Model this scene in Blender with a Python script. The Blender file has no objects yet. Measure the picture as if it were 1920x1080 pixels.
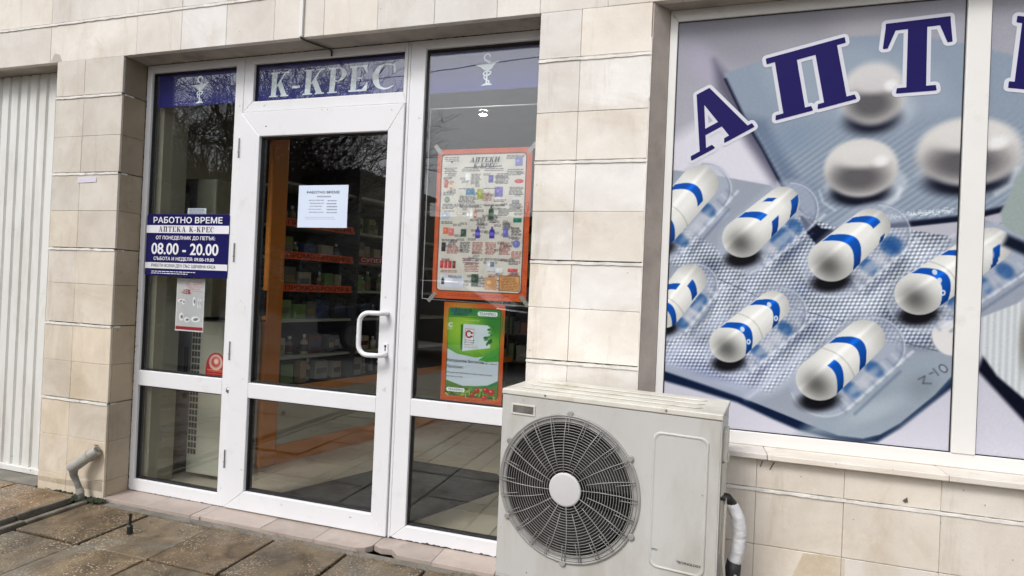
import bpy, bmesh, math, random
import numpy as np
from mathutils import Vector, Matrix
random.seed(7); rng = np.random.default_rng(7)
scn = bpy.context.scene
COL = scn.collection
R_ = math.radians

# ------------------------------------------------------------------ camera, sky, sun, exposure
cam = bpy.data.cameras.new('camera'); cam_ob = bpy.data.objects.new('camera', cam); COL.objects.link(cam_ob)
cam.sensor_width = 36.0; cam.lens = 20.180; cam.clip_start = 0.05; cam.clip_end = 500
cam_ob.matrix_world = Matrix.Translation((0, -2.4, 1.235)) @ Matrix([[0.956198, -0.039939, 0.289985], [0.289475, -0.018135, -0.957014], [0.043481, 0.999038, -0.005779]]).to_4x4()
scn.camera = cam_ob

world = bpy.data.worlds.new('World'); scn.world = world; world.use_nodes = True
wn = world.node_tree; wn.nodes.clear()
SUN_EL, SUN_AZ = 48, 205
sky = wn.nodes.new('ShaderNodeTexSky'); sky.sky_type = 'NISHITA'; sky.sun_disc = False
sky.sun_elevation = R_(SUN_EL); sky.sun_rotation = R_(SUN_AZ); sky.air_density = 1.0; sky.dust_density = 4.0; sky.ozone_density = 1.0
hs = wn.nodes.new('ShaderNodeHueSaturation'); hs.inputs['Saturation'].default_value = 0.22
bg = wn.nodes.new('ShaderNodeBackground'); bg.inputs['Strength'].default_value = 0.135
wo = wn.nodes.new('ShaderNodeOutputWorld')
wn.links.new(sky.outputs[0], hs.inputs['Color']); wn.links.new(hs.outputs[0], bg.inputs[0]); wn.links.new(bg.outputs[0], wo.inputs[0])

sun = bpy.data.lights.new('sun', 'SUN'); sun.energy = 1.15; sun.angle = R_(16); sun.color = (1, .98, .96)
sun_ob = bpy.data.objects.new('sun', sun); COL.objects.link(sun_ob)
# travels towards +y (onto the facade), a little towards +x
d = Vector((math.sin(R_(SUN_AZ)) * math.cos(R_(SUN_EL)), math.cos(R_(SUN_AZ)) * math.cos(R_(SUN_EL)), math.sin(R_(SUN_EL))))
sun_ob.rotation_euler = d.to_track_quat('Z', 'Y').to_euler(); sun_ob.location = (0, -10, 12)

scn.view_settings.view_transform = 'Standard'; scn.view_settings.look = 'None'
scn.view_settings.exposure = 0.42; scn.view_settings.gamma = 1.0
scn.render.engine = 'CYCLES'
scn.cycles.max_bounces = 10; scn.cycles.transparent_max_bounces = 24; scn.cycles.glossy_bounces = 5

# ------------------------------------------------------------------ helpers
def lin(c):
    return tuple((x / 12.92 if x <= .04045 else ((x + .055) / 1.055) ** 2.4) for x in [v / 255 for v in c])

def tag(o, label=None, cat=None, group=None, kind=None):
    if label: o['label'] = label
    if cat: o['category'] = cat
    if group: o['group'] = group
    if kind: o['kind'] = kind
    return o

def empty(name, loc=(0, 0, 0), rz=0, label=None, cat=None, group=None):
    o = bpy.data.objects.new(name, None); COL.objects.link(o); o.empty_display_size = .1
    o.location = loc; o.rotation_euler = (0, 0, rz)
    return tag(o, label, cat, group)

class MB:
    def __init__(s): s.v = []; s.f = []; s.t = []
    def add(s, vs, fs, tint=(1, 1, 1)):
        b = len(s.v); s.v += [tuple(v) for v in vs]
        for f in fs: s.f.append([b + i for i in f]); s.t.append(tint)
    def box(s, x0, x1, y0, y1, z0, z1, tint=(1, 1, 1)):
        s.add([(x0, y0, z0), (x1, y0, z0), (x1, y1, z0), (x0, y1, z0), (x0, y0, z1), (x1, y0, z1), (x1, y1, z1), (x0, y1, z1)],
              [(0, 3, 2, 1), (4, 5, 6, 7), (0, 1, 5, 4), (1, 2, 6, 5), (2, 3, 7, 6), (3, 0, 4, 7)], tint); return s
    def tube(s, pts, r, n=10, cap=True, tint=(1, 1, 1)):
        pts = [Vector(p) for p in pts]; rs = r if isinstance(r, (list, tuple)) else [r] * len(pts)
        vs = []; fs = []; up = None
        for i, p in enumerate(pts):
            a = pts[max(i - 1, 0)]; b = pts[min(i + 1, len(pts) - 1)]; t = (b - a).normalized()
            if up is None:
                up = Vector((0, 0, 1)) if abs(t.z) < .9 else Vector((1, 0, 0))
                u = t.cross(up).normalized()
            else: u = (u - t * u.dot(t)).normalized()
            w = t.cross(u)
            for k in range(n):
                a_ = 2 * math.pi * k / n; vs.append(p + u * (math.cos(a_) * rs[i]) + w * (math.sin(a_) * rs[i]))
        for i in range(len(pts) - 1):
            for k in range(n): fs.append((i * n + k, i * n + (k + 1) % n, (i + 1) * n + (k + 1) % n, (i + 1) * n + k))
        if cap: fs.append(tuple(range(n))[::-1]); fs.append(tuple((len(pts) - 1) * n + k for k in range(n)))
        s.add(vs, fs, tint); return s
    def lathe(s, prof, n=24, c=(0, 0, 0), axis='z', tint=(1, 1, 1)):
        vs = []; fs = []; m = len(prof)
        for k in range(n):
            a = 2 * math.pi * k / n
            for r, h in prof:
                if axis == 'z': vs.append((c[0] + r * math.cos(a), c[1] + r * math.sin(a), c[2] + h))
                elif axis == 'y': vs.append((c[0] + r * math.cos(a), c[1] + h, c[2] + r * math.sin(a)))
                else: vs.append((c[0] + h, c[1] + r * math.cos(a), c[2] + r * math.sin(a)))
        for k in range(n):
            for i in range(m - 1): fs.append((k * m + i, ((k + 1) % n) * m + i, ((k + 1) % n) * m + i + 1, k * m + i + 1))
        s.add(vs, fs, tint); return s
    def prism(s, poly, y0, y1, tint=(1, 1, 1)):      # poly in x,z; extruded in y (y0 = front)
        n = len(poly); vs = [(x, y0, z) for x, z in poly] + [(x, y1, z) for x, z in poly]
        fs = [tuple(range(n)), tuple(range(2 * n - 1, n - 1, -1))] + [(i, i + n, (i + 1) % n + n, (i + 1) % n) for i in range(n)]
        s.add(vs, fs, tint); return s
    def slab(s, poly, z0, z1, tint=(1, 1, 1)):       # poly in x,y; extruded in z
        n = len(poly); vs = [(x, y, z1) for x, y in poly] + [(x, y, z0) for x, y in poly]
        fs = [tuple(range(n)), tuple(range(2 * n - 1, n - 1, -1))] + [(i, i + n, (i + 1) % n + n, (i + 1) % n) for i in range(n)]
        s.add(vs, fs, tint); return s
    def build(s, name, mat, parent=None, bevel=0, smooth=False, seg=2, label=None, cat=None, group=None, kind=None, loc=None, recalc=True):
        me = bpy.data.meshes.new(name); me.from_pydata(s.v, [], s.f); me.validate()
        if recalc:
            bm = bmesh.new(); bm.from_mesh(me); bmesh.ops.recalc_face_normals(bm, faces=bm.faces); bm.to_mesh(me); bm.free()
        if any(t != (1, 1, 1) for t in s.t) and len(me.polygons) == len(s.t):
            at = me.color_attributes.new('tint', 'FLOAT_COLOR', 'CORNER')
            arr = np.ones((len(me.loops), 4), np.float32)
            for p, t in zip(me.polygons, s.t):
                arr[p.loop_start:p.loop_start + p.loop_total, :3] = t
            at.data.foreach_set('color', arr.ravel())
        if smooth: me.polygons.foreach_set('use_smooth', [True] * len(me.polygons))
        o = bpy.data.objects.new(name, me); COL.objects.link(o); me.materials.append(mat)
        if loc: o.location = loc
        if parent: o.parent = parent
        if bevel:
            b = o.modifiers.new('bevel', 'BEVEL'); b.width = bevel; b.segments = seg; b.limit_method = 'ANGLE'; b.angle_limit = R_(40)
        return tag(o, label, cat, group, kind)

def arc(cx, cz, r, a0, a1, n=8): return [(cx + r * math.cos(R_(a0 + (a1 - a0) * i / n)), cz + r * math.sin(R_(a0 + (a1 - a0) * i / n))) for i in range(n + 1)]
def rrect(x0, x1, z0, z1, r, n=6):
    return arc(x0 + r, z0 + r, r, 180, 270, n) + arc(x1 - r, z0 + r, r, 270, 360, n) + arc(x1 - r, z1 - r, r, 0, 90, n) + arc(x0 + r, z1 - r, r, 90, 180, n)

# ------------------------------------------------------------------ materials
def mat_base(name):
    m = bpy.data.materials.new(name); m.use_nodes = True; nt = m.node_tree; nt.nodes.clear()
    out = nt.nodes.new('ShaderNodeOutputMaterial'); b = nt.nodes.new('ShaderNodeBsdfPrincipled'); nt.links.new(b.outputs[0], out.inputs[0])
    return m, nt, b, out
def N(nt, t, **kw):
    n = nt.nodes.new(t)
    for k, v in kw.items():
        if hasattr(n, k): setattr(n, k, v)
        else: n.inputs[k.replace('_', ' ')].default_value = v
    return n
def mixc(nt, a, b, fac, mode='MIX'):
    m = nt.nodes.new('ShaderNodeMix'); m.data_type = 'RGBA'; m.blend_type = mode
    for s, v in ((m.inputs[0], fac), (m.inputs[6], a), (m.inputs[7], b)):
        if hasattr(v, 'is_linked') or hasattr(v, 'links'): nt.links.new(v, s)
        elif isinstance(v, (int, float)): s.default_value = v
        else: s.default_value = (*v, 1) if len(v) == 3 else v
    return m.outputs[2]
def noise(nt, scale, detail=4, rough=.55, lo=.35, hi=.65, co=None, dist=0):
    n = N(nt, 'ShaderNodeTexNoise'); n.inputs['Scale'].default_value = scale; n.inputs['Detail'].default_value = detail
    n.inputs['Roughness'].default_value = rough; n.inputs['Distortion'].default_value = dist
    if co is not None: nt.links.new(co, n.inputs['Vector'])
    r = N(nt, 'ShaderNodeMapRange'); r.inputs['From Min'].default_value = lo; r.inputs['From Max'].default_value = hi
    nt.links.new(n.outputs[0], r.inputs[0]); return r.outputs[0]
def simple(name, col, rough=.5, metal=0, var=.06, vscale=6, bump=0, bscale=60, spec=.5, tint=False, dirt=None, dscale=3, dlo=.55, dhi=.75, coat=0, stretch=None, speck=None):
    """principled with soft tone variation, optional tint attribute, dirt and bump; object coordinates"""
    m, nt, b, out = mat_base(name)
    tc = N(nt, 'ShaderNodeTexCoord'); co = tc.outputs['Object']
    if stretch:
        mp = N(nt, 'ShaderNodeMapping'); mp.inputs['Scale'].default_value = stretch; nt.links.new(co, mp.inputs[0]); co = mp.outputs[0]
    dk = tuple(c * (1 - var * 2) for c in col); lt = tuple(min(1, c * (1 + var)) for c in col)
    c = mixc(nt, dk, lt, noise(nt, vscale, 5, .6, .3, .7, co))
    if dirt: c = mixc(nt, c, dirt, noise(nt, dscale, 7, .65, dlo, dhi, co, .3))
    if speck: c = mixc(nt, c, speck, noise(nt, 26, 3, .6, .70, .78, tc.outputs['Object'])); c = mixc(nt, c, speck, noise(nt, 7, 8, .8, .66, .80, tc.outputs['Object']))
    if tint:
        a = N(nt, 'ShaderNodeAttribute'); a.attribute_name = 'tint'; c = mixc(nt, c, a.outputs['Color'], 1.0, 'MULTIPLY')
    nt.links.new(c, b.inputs['Base Color']); b.inputs['Roughness'].default_value = rough; b.inputs['Metallic'].default_value = metal
    b.inputs['Specular IOR Level'].default_value = spec; b.inputs['Coat Weight'].default_value = coat
    if bump:
        bp = N(nt, 'ShaderNodeBump'); bp.inputs['Strength'].default_value = bump; bp.inputs['Distance'].default_value = .004
        nt.links.new(noise(nt, bscale, 5, .6, 0, 1, co), bp.inputs['Height']); nt.links.new(bp.outputs[0], b.inputs['Normal'])
    return m

def stone_mat():
    m, nt, b, out = mat_base('limestone'); tc = N(nt, 'ShaderNodeTexCoord'); co = tc.outputs['Object']
    c = mixc(nt, (.63, .59, .545), (.76, .735, .70), noise(nt, 3.5, 6, .62, .33, .67, co, .4))
    c = mixc(nt, c, (.52, .455, .36), noise(nt, 2.2, 6, .68, .52, .85, co, 1.0))
    # streaks and little dark pits
    mp = N(nt, 'ShaderNodeMapping'); mp.inputs['Scale'].default_value = (9, 9, 1.2); nt.links.new(co, mp.inputs[0])
    c = mixc(nt, c, (.40, .34, .26), noise(nt, 1.0, 6, .75, .56, .95, mp.outputs[0]))
    c = mixc(nt, c, (.22, .19, .15), noise(nt, 42, 3, .6, .71, .77, co))
    c = mixc(nt, c, (.82, .79, .75), noise(nt, 14, 8, .75, .55, .9, co))
    c = mixc(nt, c, (.45, .40, .33), noise(nt, 150, 3, .7, .60, .95, co)); c = mixc(nt, c, (.34, .29, .23), noise(nt, 5, 10, .82, .66, .80, co, .8))
    a = N(nt, 'ShaderNodeAttribute'); a.attribute_name = 'tint'; c = mixc(nt, c, a.outputs['Color'], 1.0, 'MULTIPLY')
    nt.links.new(c, b.inputs['Base Color']); b.inputs['Roughness'].default_value = .7; b.inputs['Specular IOR Level'].default_value = .3
    bp = N(nt, 'ShaderNodeBump'); bp.inputs['Strength'].default_value = .6; bp.inputs['Distance'].default_value = .002
    nt.links.new(noise(nt, 45, 8, .7, 0, 1, co), bp.inputs['Height']); nt.links.new(bp.outputs[0], b.inputs['Normal'])
    return m
def slab_mat():
    m, nt, b, out = mat_base('wet_concrete_slab'); tc = N(nt, 'ShaderNodeTexCoord'); co = tc.outputs['Object']
    c = mixc(nt, (.055, .041, .026), (.195, .15, .095), noise(nt, 7, 9, .72, .34, .66, co, .6))
    c = mixc(nt, c, (.15, .145, .125), noise(nt, 1.9, 6, .65, .52, .68, co, .4))
    c = mixc(nt, c, (.26, .15, .05), noise(nt, 2.6, 4, .6, .62, .85, co, .5))
    v = N(nt, 'ShaderNodeTexVoronoi'); v.inputs['Scale'].default_value = 75; v.inputs['Randomness'].default_value = 1; nt.links.new(co, v.inputs['Vector'])
    r = N(nt, 'ShaderNodeMapRange'); r.inputs['From Min'].default_value = .36; r.inputs['From Max'].default_value = .20; nt.links.new(v.outputs['Distance'], r.inputs[0])
    sp = N(nt, 'ShaderNodeMath'); sp.operation = 'MULTIPLY'; nt.links.new(r.outputs[0], sp.inputs[0]); nt.links.new(noise(nt, 3.2, 6, .65, .42, .60, co), sp.inputs[1])
    hv = N(nt, 'ShaderNodeHueSaturation'); hv.inputs['Saturation'].default_value = .25; hv.inputs['Value'].default_value = .42; nt.links.new(v.outputs['Color'], hv.inputs['Color'])
    peb = mixc(nt, hv.outputs[0], (.62, .50, .33), .6)
    c = mixc(nt, c, peb, sp.outputs[0])
    a = N(nt, 'ShaderNodeAttribute'); a.attribute_name = 'tint'; c = mixc(nt, c, a.outputs['Color'], 1.0, 'MULTIPLY')
    nt.links.new(c, b.inputs['Base Color'])
    rr = N(nt, 'ShaderNodeMapRange'); rr.inputs['To Min'].default_value = .20; rr.inputs['To Max'].default_value = .75
    nt.links.new(noise(nt, 2.2, 4, .6, .40, .60, co), rr.inputs[0]); nt.links.new(rr.outputs[0], b.inputs['Roughness'])
    hh = N(nt, 'ShaderNodeMath'); hh.operation = 'ADD'; nt.links.new(sp.outputs[0], hh.inputs[0]); nt.links.new(noise(nt, 60, 6, .7, 0, 1, co), hh.inputs[1])
    bp = N(nt, 'ShaderNodeBump'); bp.inputs['Strength'].default_value = .6; bp.inputs['Distance'].default_value = .004
    nt.links.new(hh.outputs[0], bp.inputs['Height']); nt.links.new(bp.outputs[0], b.inputs['Normal'])
    return m
def glass_mat():
    m = bpy.data.materials.new('window_glass'); m.use_nodes = True; nt = m.node_tree; nt.nodes.clear()
    out = nt.nodes.new('ShaderNodeOutputMaterial'); mx = nt.nodes.new('ShaderNodeMixShader'); tr = nt.nodes.new('ShaderNodeBsdfTransparent'); gl = nt.nodes.new('ShaderNodeBsdfGlossy')
    tr.inputs[0].default_value = (.97, .985, .98, 1); gl.inputs['Roughness'].default_value = 0.0; gl.inputs[0].default_value = (.93, .95, 1, 1)
    lw = nt.nodes.new('ShaderNodeLayerWeight'); lw.inputs[0].default_value = .5
    pw = N(nt, 'ShaderNodeMath'); pw.operation = 'POWER'; nt.links.new(lw.outputs['Facing'], pw.inputs[0]); pw.inputs[1].default_value = 4.0
    fr = N(nt, 'ShaderNodeMapRange'); fr.inputs['To Min'].default_value = .062; fr.inputs['To Max'].default_value = 1.0; nt.links.new(pw.outputs[0], fr.inputs[0])
    tc = N(nt, 'ShaderNodeTexCoord'); bp = N(nt, 'ShaderNodeBump'); bp.inputs['Strength'].default_value = .02; bp.inputs['Distance'].default_value = .01
    nt.links.new(noise(nt, 3.0, 2, .5, 0, 1, tc.outputs['Object']), bp.inputs['Height']); nt.links.new(bp.outputs[0], gl.inputs['Normal'])
    nt.links.new(fr.outputs[0], mx.inputs[0]); nt.links.new(tr.outputs[0], mx.inputs[1]); nt.links.new(gl.outputs[0], mx.inputs[2]); nt.links.new(mx.outputs[0], out.inputs[0])
    return m
def attr_mat(name, rough=.5, spec=.4, coat=0):
    m, nt, b, out = mat_base(name); a = N(nt, 'ShaderNodeAttribute'); a.attribute_name = 'Col'
    nt.links.new(a.outputs['Color'], b.inputs['Base Color']); b.inputs['Roughness'].default_value = rough
    b.inputs['Specular IOR Level'].default_value = spec; b.inputs['Coat Weight'].default_value = coat; return m
def emit_mat(name, col, s):
    m = bpy.data.materials.new(name); m.use_nodes = True; nt = m.node_tree; nt.nodes.clear()
    out = nt.nodes.new('ShaderNodeOutputMaterial'); e = nt.nodes.new('ShaderNodeEmission'); e.inputs[0].default_value = (*col, 1); e.inputs[1].default_value = s
    nt.links.new(e.outputs[0], out.inputs[0]); return m
_pm = {}
def plain(col, rough=.5):                      # cached material from an sRGB colour
    k = (tuple(col), rough)
    if k not in _pm: _pm[k] = simple('paint_%d_%d_%d' % tuple(col), lin(col), rough, var=.03, vscale=9)
    return _pm[k]

STONE = stone_mat(); SLAB = slab_mat(); GLASS = glass_mat()
MORTAR = simple('white_mortar', (.78, .76, .72), .8, var=.12, vscale=12, bump=.4, bscale=70, dirt=(.25, .21, .16), dscale=9, dlo=.58, dhi=.7)
GROUT = simple('dark_grout', (.20, .175, .14), .9, var=.3, vscale=8)
PVC = simple('white_pvc', (.76, .765, .79), .34, var=.015, vscale=3, dirt=(.60, .58, .55), dscale=7, dlo=.58, dhi=.9, bump=.03, bscale=5, speck=(.42, .40, .37))
PVC2 = simple('window_pvc', (.74, .73, .71), .36, var=.02, vscale=3, dirt=(.50, .46, .40), dscale=6, dlo=.62, dhi=.9)
GASKET = simple('black_gasket', (.012, .012, .014), .45, var=.1)
PLASTER = simple('plaster', (.46, .40, .36), .85, var=.12, vscale=5, bump=.4, bscale=30, dirt=(.28, .23, .18), dscale=4)
SOFFIT = simple('soffit_plaster', (.42, .39, .35), .9, var=.15, vscale=6, bump=.4, bscale=30, dirt=(.16, .13, .10), dscale=4)
AC_W = simple('aged_white_enamel', (.50, .497, .48), .42, var=.04, vscale=3, dirt=(.36, .34, .29), dscale=4.5, dlo=.48, dhi=.8, bump=.03, bscale=90, stretch=(1, 1, .35), speck=(.20, .17, .13))
AC_LID = simple('weathered_lid_enamel', (.62, .60, .54), .5, var=.06, vscale=5, dirt=(.42, .38, .30), dscale=8, dlo=.5, dhi=.75)
GRILLE = simple('grey_plastic_grille', (.30, .295, .285), .45, var=.15, vscale=10)
DARK = simple('black_plastic', (.012, .012, .013), .5, var=.2)
STEEL = simple('dull_steel', (.35, .34, .33), .4, metal=.8, var=.15)
ORANGE = simple('orange_laminate', (.66, .22, .03), .38, var=.08, vscale=3, stretch=(1, 1, .15))
BEIGE = simple('beige_laminate', (.42, .41, .33), .5, var=.03)
DARKGREY = simple('dark_grey_panel', (.05, .052, .055), .35, var=.1)
TILEIN = simple('interior_tile', (.47, .42, .34), .22, var=.06, vscale=2, tint=True)
MATF = simple('ribbed_mat', (.035, .035, .033), .9, var=.25, vscale=20, bump=.8, bscale=200)
WALLIN = simple('interior_paint', (.36, .35, .27), .8, var=.04)
MARBLE = simple('threshold_marble', (.42, .36, .325), .4, var=.10, vscale=5, dirt=(.30, .25, .22), dscale=5, dlo=.5, dhi=.75, bump=.1, bscale=40, tint=True)

# ------------------------------------------------------------------ lettering
def text(s, x0, x1, z0, z1, y, mat, parent, fat=0.0, rz=0, name='lettering', M=None, ext=.0003):
    """sans lettering as a mesh, fitted into the box x0..x1, z0..z1 on the vertical plane y (faces -y)"""
    cu = bpy.data.curves.new(name, 'FONT'); cu.body = s; cu.size = 1;  cu.extrude = 0.0; cu.resolution_u = 4
    tmp = bpy.data.objects.new('tmp', cu); COL.objects.link(tmp)
    dg = bpy.context.evaluated_depsgraph_get(); me = bpy.data.meshes.new_from_object(tmp.evaluated_get(dg))
    bpy.data.objects.remove(tmp); bpy.data.curves.remove(cu)
    n = len(me.vertices); a = np.empty(n * 3, np.float32); me.vertices.foreach_get('co', a); a = a.reshape(-1, 3)
    lo = a.min(0); hi = a.max(0); b = np.zeros_like(a)
    b[:, 0] = x0 + (a[:, 0] - lo[0]) / (hi[0] - lo[0]) * (x1 - x0); b[:, 2] = z0 + (a[:, 1] - lo[1]) / (hi[1] - lo[1]) * (z1 - z0); b[:, 1] = y
    me.vertices.foreach_set('co', b.ravel()); me.update(); me.name = name
    if fat:                                    # bold: the same strokes again, shifted a hair sideways and stacked
        bm = bmesh.new(); src = me.copy()
        for k, (du, dv) in enumerate(((0, 0), (1, 0), (-1, 0), (0, .8), (0, -.8))):
            n0 = len(bm.verts); bm.from_mesh(src); bm.verts.ensure_lookup_table(); w = fat * (z1 - z0)
            for v in bm.verts[n0:]: v.co.x += du * w; v.co.z += dv * w; v.co.y -= k * .00006
        bm.to_mesh(me); bm.free(); bpy.data.meshes.remove(src)
    me.materials.clear(); me.materials.append(mat)
    o = bpy.data.objects.new(name, me); COL.objects.link(o)
    if M is not None: o.matrix_local = M
    o.parent = parent
    return o

def arcband(cx, cz, rx, rz, a0, a1, w0, w1, n=14):
    """thick arc as convex quads; width grows w0 -> w1 -> w0"""
    out = []
    for i in range(n):
        q = []
        for t in (i / n, (i + 1) / n):
            a = R_(a0 + (a1 - a0) * t); w = w0 + (w1 - w0) * math.sin(math.pi * t)
            q.append(((cx + rx * math.cos(a), cz + rz * math.sin(a)), (cx + (rx - w) * math.cos(a), cz + (rz - w * .45) * math.sin(a))))
        out.append([q[0][0], q[1][0], q[1][1], q[0][1]])
    return out
GL = {
 'А': [[(.41, 1), (.50, 1), (.25, .03), (.17, .03)], [(.41, 1), (.60, 1), (.93, .03), (.66, .03)], [(.26, .29), (.76, .29), (.73, .37), (.28, .37)], [(.02, 0), (.38, 0), (.36, .055), (.03, .055)], [(.55, 0), (1.0, 0), (.99, .055), (.57, .055)]],
 'П': [[(.11, .03), (.37, .03), (.37, .97), (.11, .97)], [(.63, .03), (.89, .03), (.89, .97), (.63, .97)], [(.0, .93), (1, .93), (1, 1), (.0, 1)], [(.30, .87), (.70, .87), (.70, .95), (.30, .95)], [(.0, 0), (.46, 0), (.45, .055), (.01, .055)], [(.54, 0), (1, 0), (.99, .055), (.55, .055)]],
 'Т': [[(.37, .03), (.63, .03), (.63, .97), (.37, .97)], [(0.03, .91), (.97, .91), (.97, 1), (.03, 1)], [(.0, .66), (.05, .66), (.17, .93), (.03, .95)], [(.95, .66), (1, .66), (.97, .95), (.83, .93)], [(.22, 0), (.78, 0), (.77, .055), (.23, .055)]],
 'Е': [[(.10, .03), (.38, .03), (.38, .97), (.10, .97)], [(0, .93), (.92, .93), (.92, 1), (0, 1)], [(0, 0), (.97, 0), (.97, .07), (0, .07)], [(.70, .94), (.92, .97), (.95, .70), (.90, .70)], [(.70, .06), (.97, .03), (1.0, .32), (.95, .32)], [(.36, .48), (.66, .48), (.66, .54), (.36, .54)], [(.62, .50), (.70, .68), (.70, .35), (.62, .5)]],
 'К': [[(.09, .03), (.35, .03), (.35, .97), (.09, .97)], [(0, 0), (.45, 0), (.45, .055), (0, .055)], [(0, .945), (.45, .945), (.45, 1), (0, 1)], [(.33, .42), (.42, .42), (.82, .96), (.72, .96)], [(.56, .945), (.95, .945), (.95, 1), (.56, 1)], [(.40, .52), (.57, .66), (.92, .03), (.64, .03)], [(.58, 0), (1, 0), (1, .055), (.58, .055)]],
 'Р': [[(.10, .03), (.38, .03), (.38, .97), (.10, .97)], [(0, 0), (.52, 0), (.52, .055), (0, .055)], [(0, .945), (.5, .945), (.5, 1), (0, 1)]] + arcband(.46, .72, .50, .28, -90, 90, .06, .24) + [[(.36, .44), (.48, .44), (.48, .50), (.36, .50)], [(.36, .94), (.48, .94), (.48, 1), (.36, 1)]],
 'С': arcband(.53, .5, .53, .5, 52, 312, .05, .25, 22) + [[(.80, .94), (.88, .98), (.92, .62), (.86, .62)]],
 'И': [[(.08, .03), (.32, .03), (.32, .97), (.08, .97)], [(.68, .03), (.92, .03), (.92, .97), (.68, .97)], [(.30, .16), (.30, .30), (.70, .86), (.70, .72)], [(0, 0), (.4, 0), (.4, .055), (0, .055)], [(.6, 0), (1, 0), (1, .055), (.6, .055)], [(0, .945), (.4, .945), (.4, 1), (0, 1)], [(.6, .945), (1, .945), (1, 1), (.6, 1)]],
 '-': [[(.05, .30), (.95, .30), (.95, .40), (.05, .40)]],
}
GW = {'А': 1.0, 'П': 1.02, 'Т': .92, 'Е': .86, 'К': 1.02, 'Р': .86, 'С': .88, 'И': 1.05, '-': .45, ' ': .5}
def inflate(poly, r):
    c = Vector((sum(p[0] for p in poly) / len(poly), sum(p[1] for p in poly) / len(poly))); ar = sum(poly[i][0] * poly[(i + 1) % len(poly)][1] - poly[(i + 1) % len(poly)][0] * poly[i][1] for i in range(len(poly)))
    pts = list(poly) if ar > 0 else list(poly)[::-1]; out = []
    pts = [p for i, p in enumerate(pts) if (Vector(p) - Vector(pts[i - 1])).length > 1e-7]
    n = len(pts)
    for i in range(n):
        a, b, c_ = Vector(pts[i - 1]), Vector(pts[i]), Vector(pts[(i + 1) % n])
        n0 = math.atan2(*(lambda e: (-e.x, e.y))((b - a))); n1 = math.atan2(*(lambda e: (-e.x, e.y))((c_ - b)))
        while n1 < n0 - 1e-6: n1 += 2 * math.pi
        if n1 - n0 > math.pi * 1.2: n1 = n0
        for k in range(5): t = n0 + (n1 - n0) * k / 4; out.append((b.x + r * math.cos(t), b.y + r * math.sin(t)))
    return out
def glyph(mb, ch, quad, y, r=0, dy=.00008):
    """letter into the quad BL, BR, TR, TL (x,z); strokes stacked a hair apart"""
    BL, BR, TR, TL = [Vector(q) for q in quad]; k = 0
    for poly in GL[ch]:
        pts = []
        for u, v in poly:
            p = BL * (1 - u) * (1 - v) + BR * u * (1 - v) + TR * u * v + TL * (1 - u) * v; pts.append((p.x, p.y))
        if r: pts = inflate(pts, r)
        yy = y - k * dy; k += 1
        mb.add([(px, yy, pz) for px, pz in pts], [tuple(range(len(pts)))])
def serif(s, x0, x1, z0, z1, y, mat, parent, name='lettering', slant=0, gap=.12, r=0):
    tot = sum(GW[c] for c in s) + gap * (len(s) - 1); x = x0; k = (x1 - x0) / tot; mb = MB()
    for c in s:
        w = GW[c] * k
        if c != ' ':
            sl = slant * (z1 - z0); glyph(mb, c, [(x, z0), (x + w, z0), (x + w + sl, z1), (x + sl, z1)], y, r)
        x += w + gap * k
    return mb.build(name, mat, parent, recalc=False)

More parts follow.
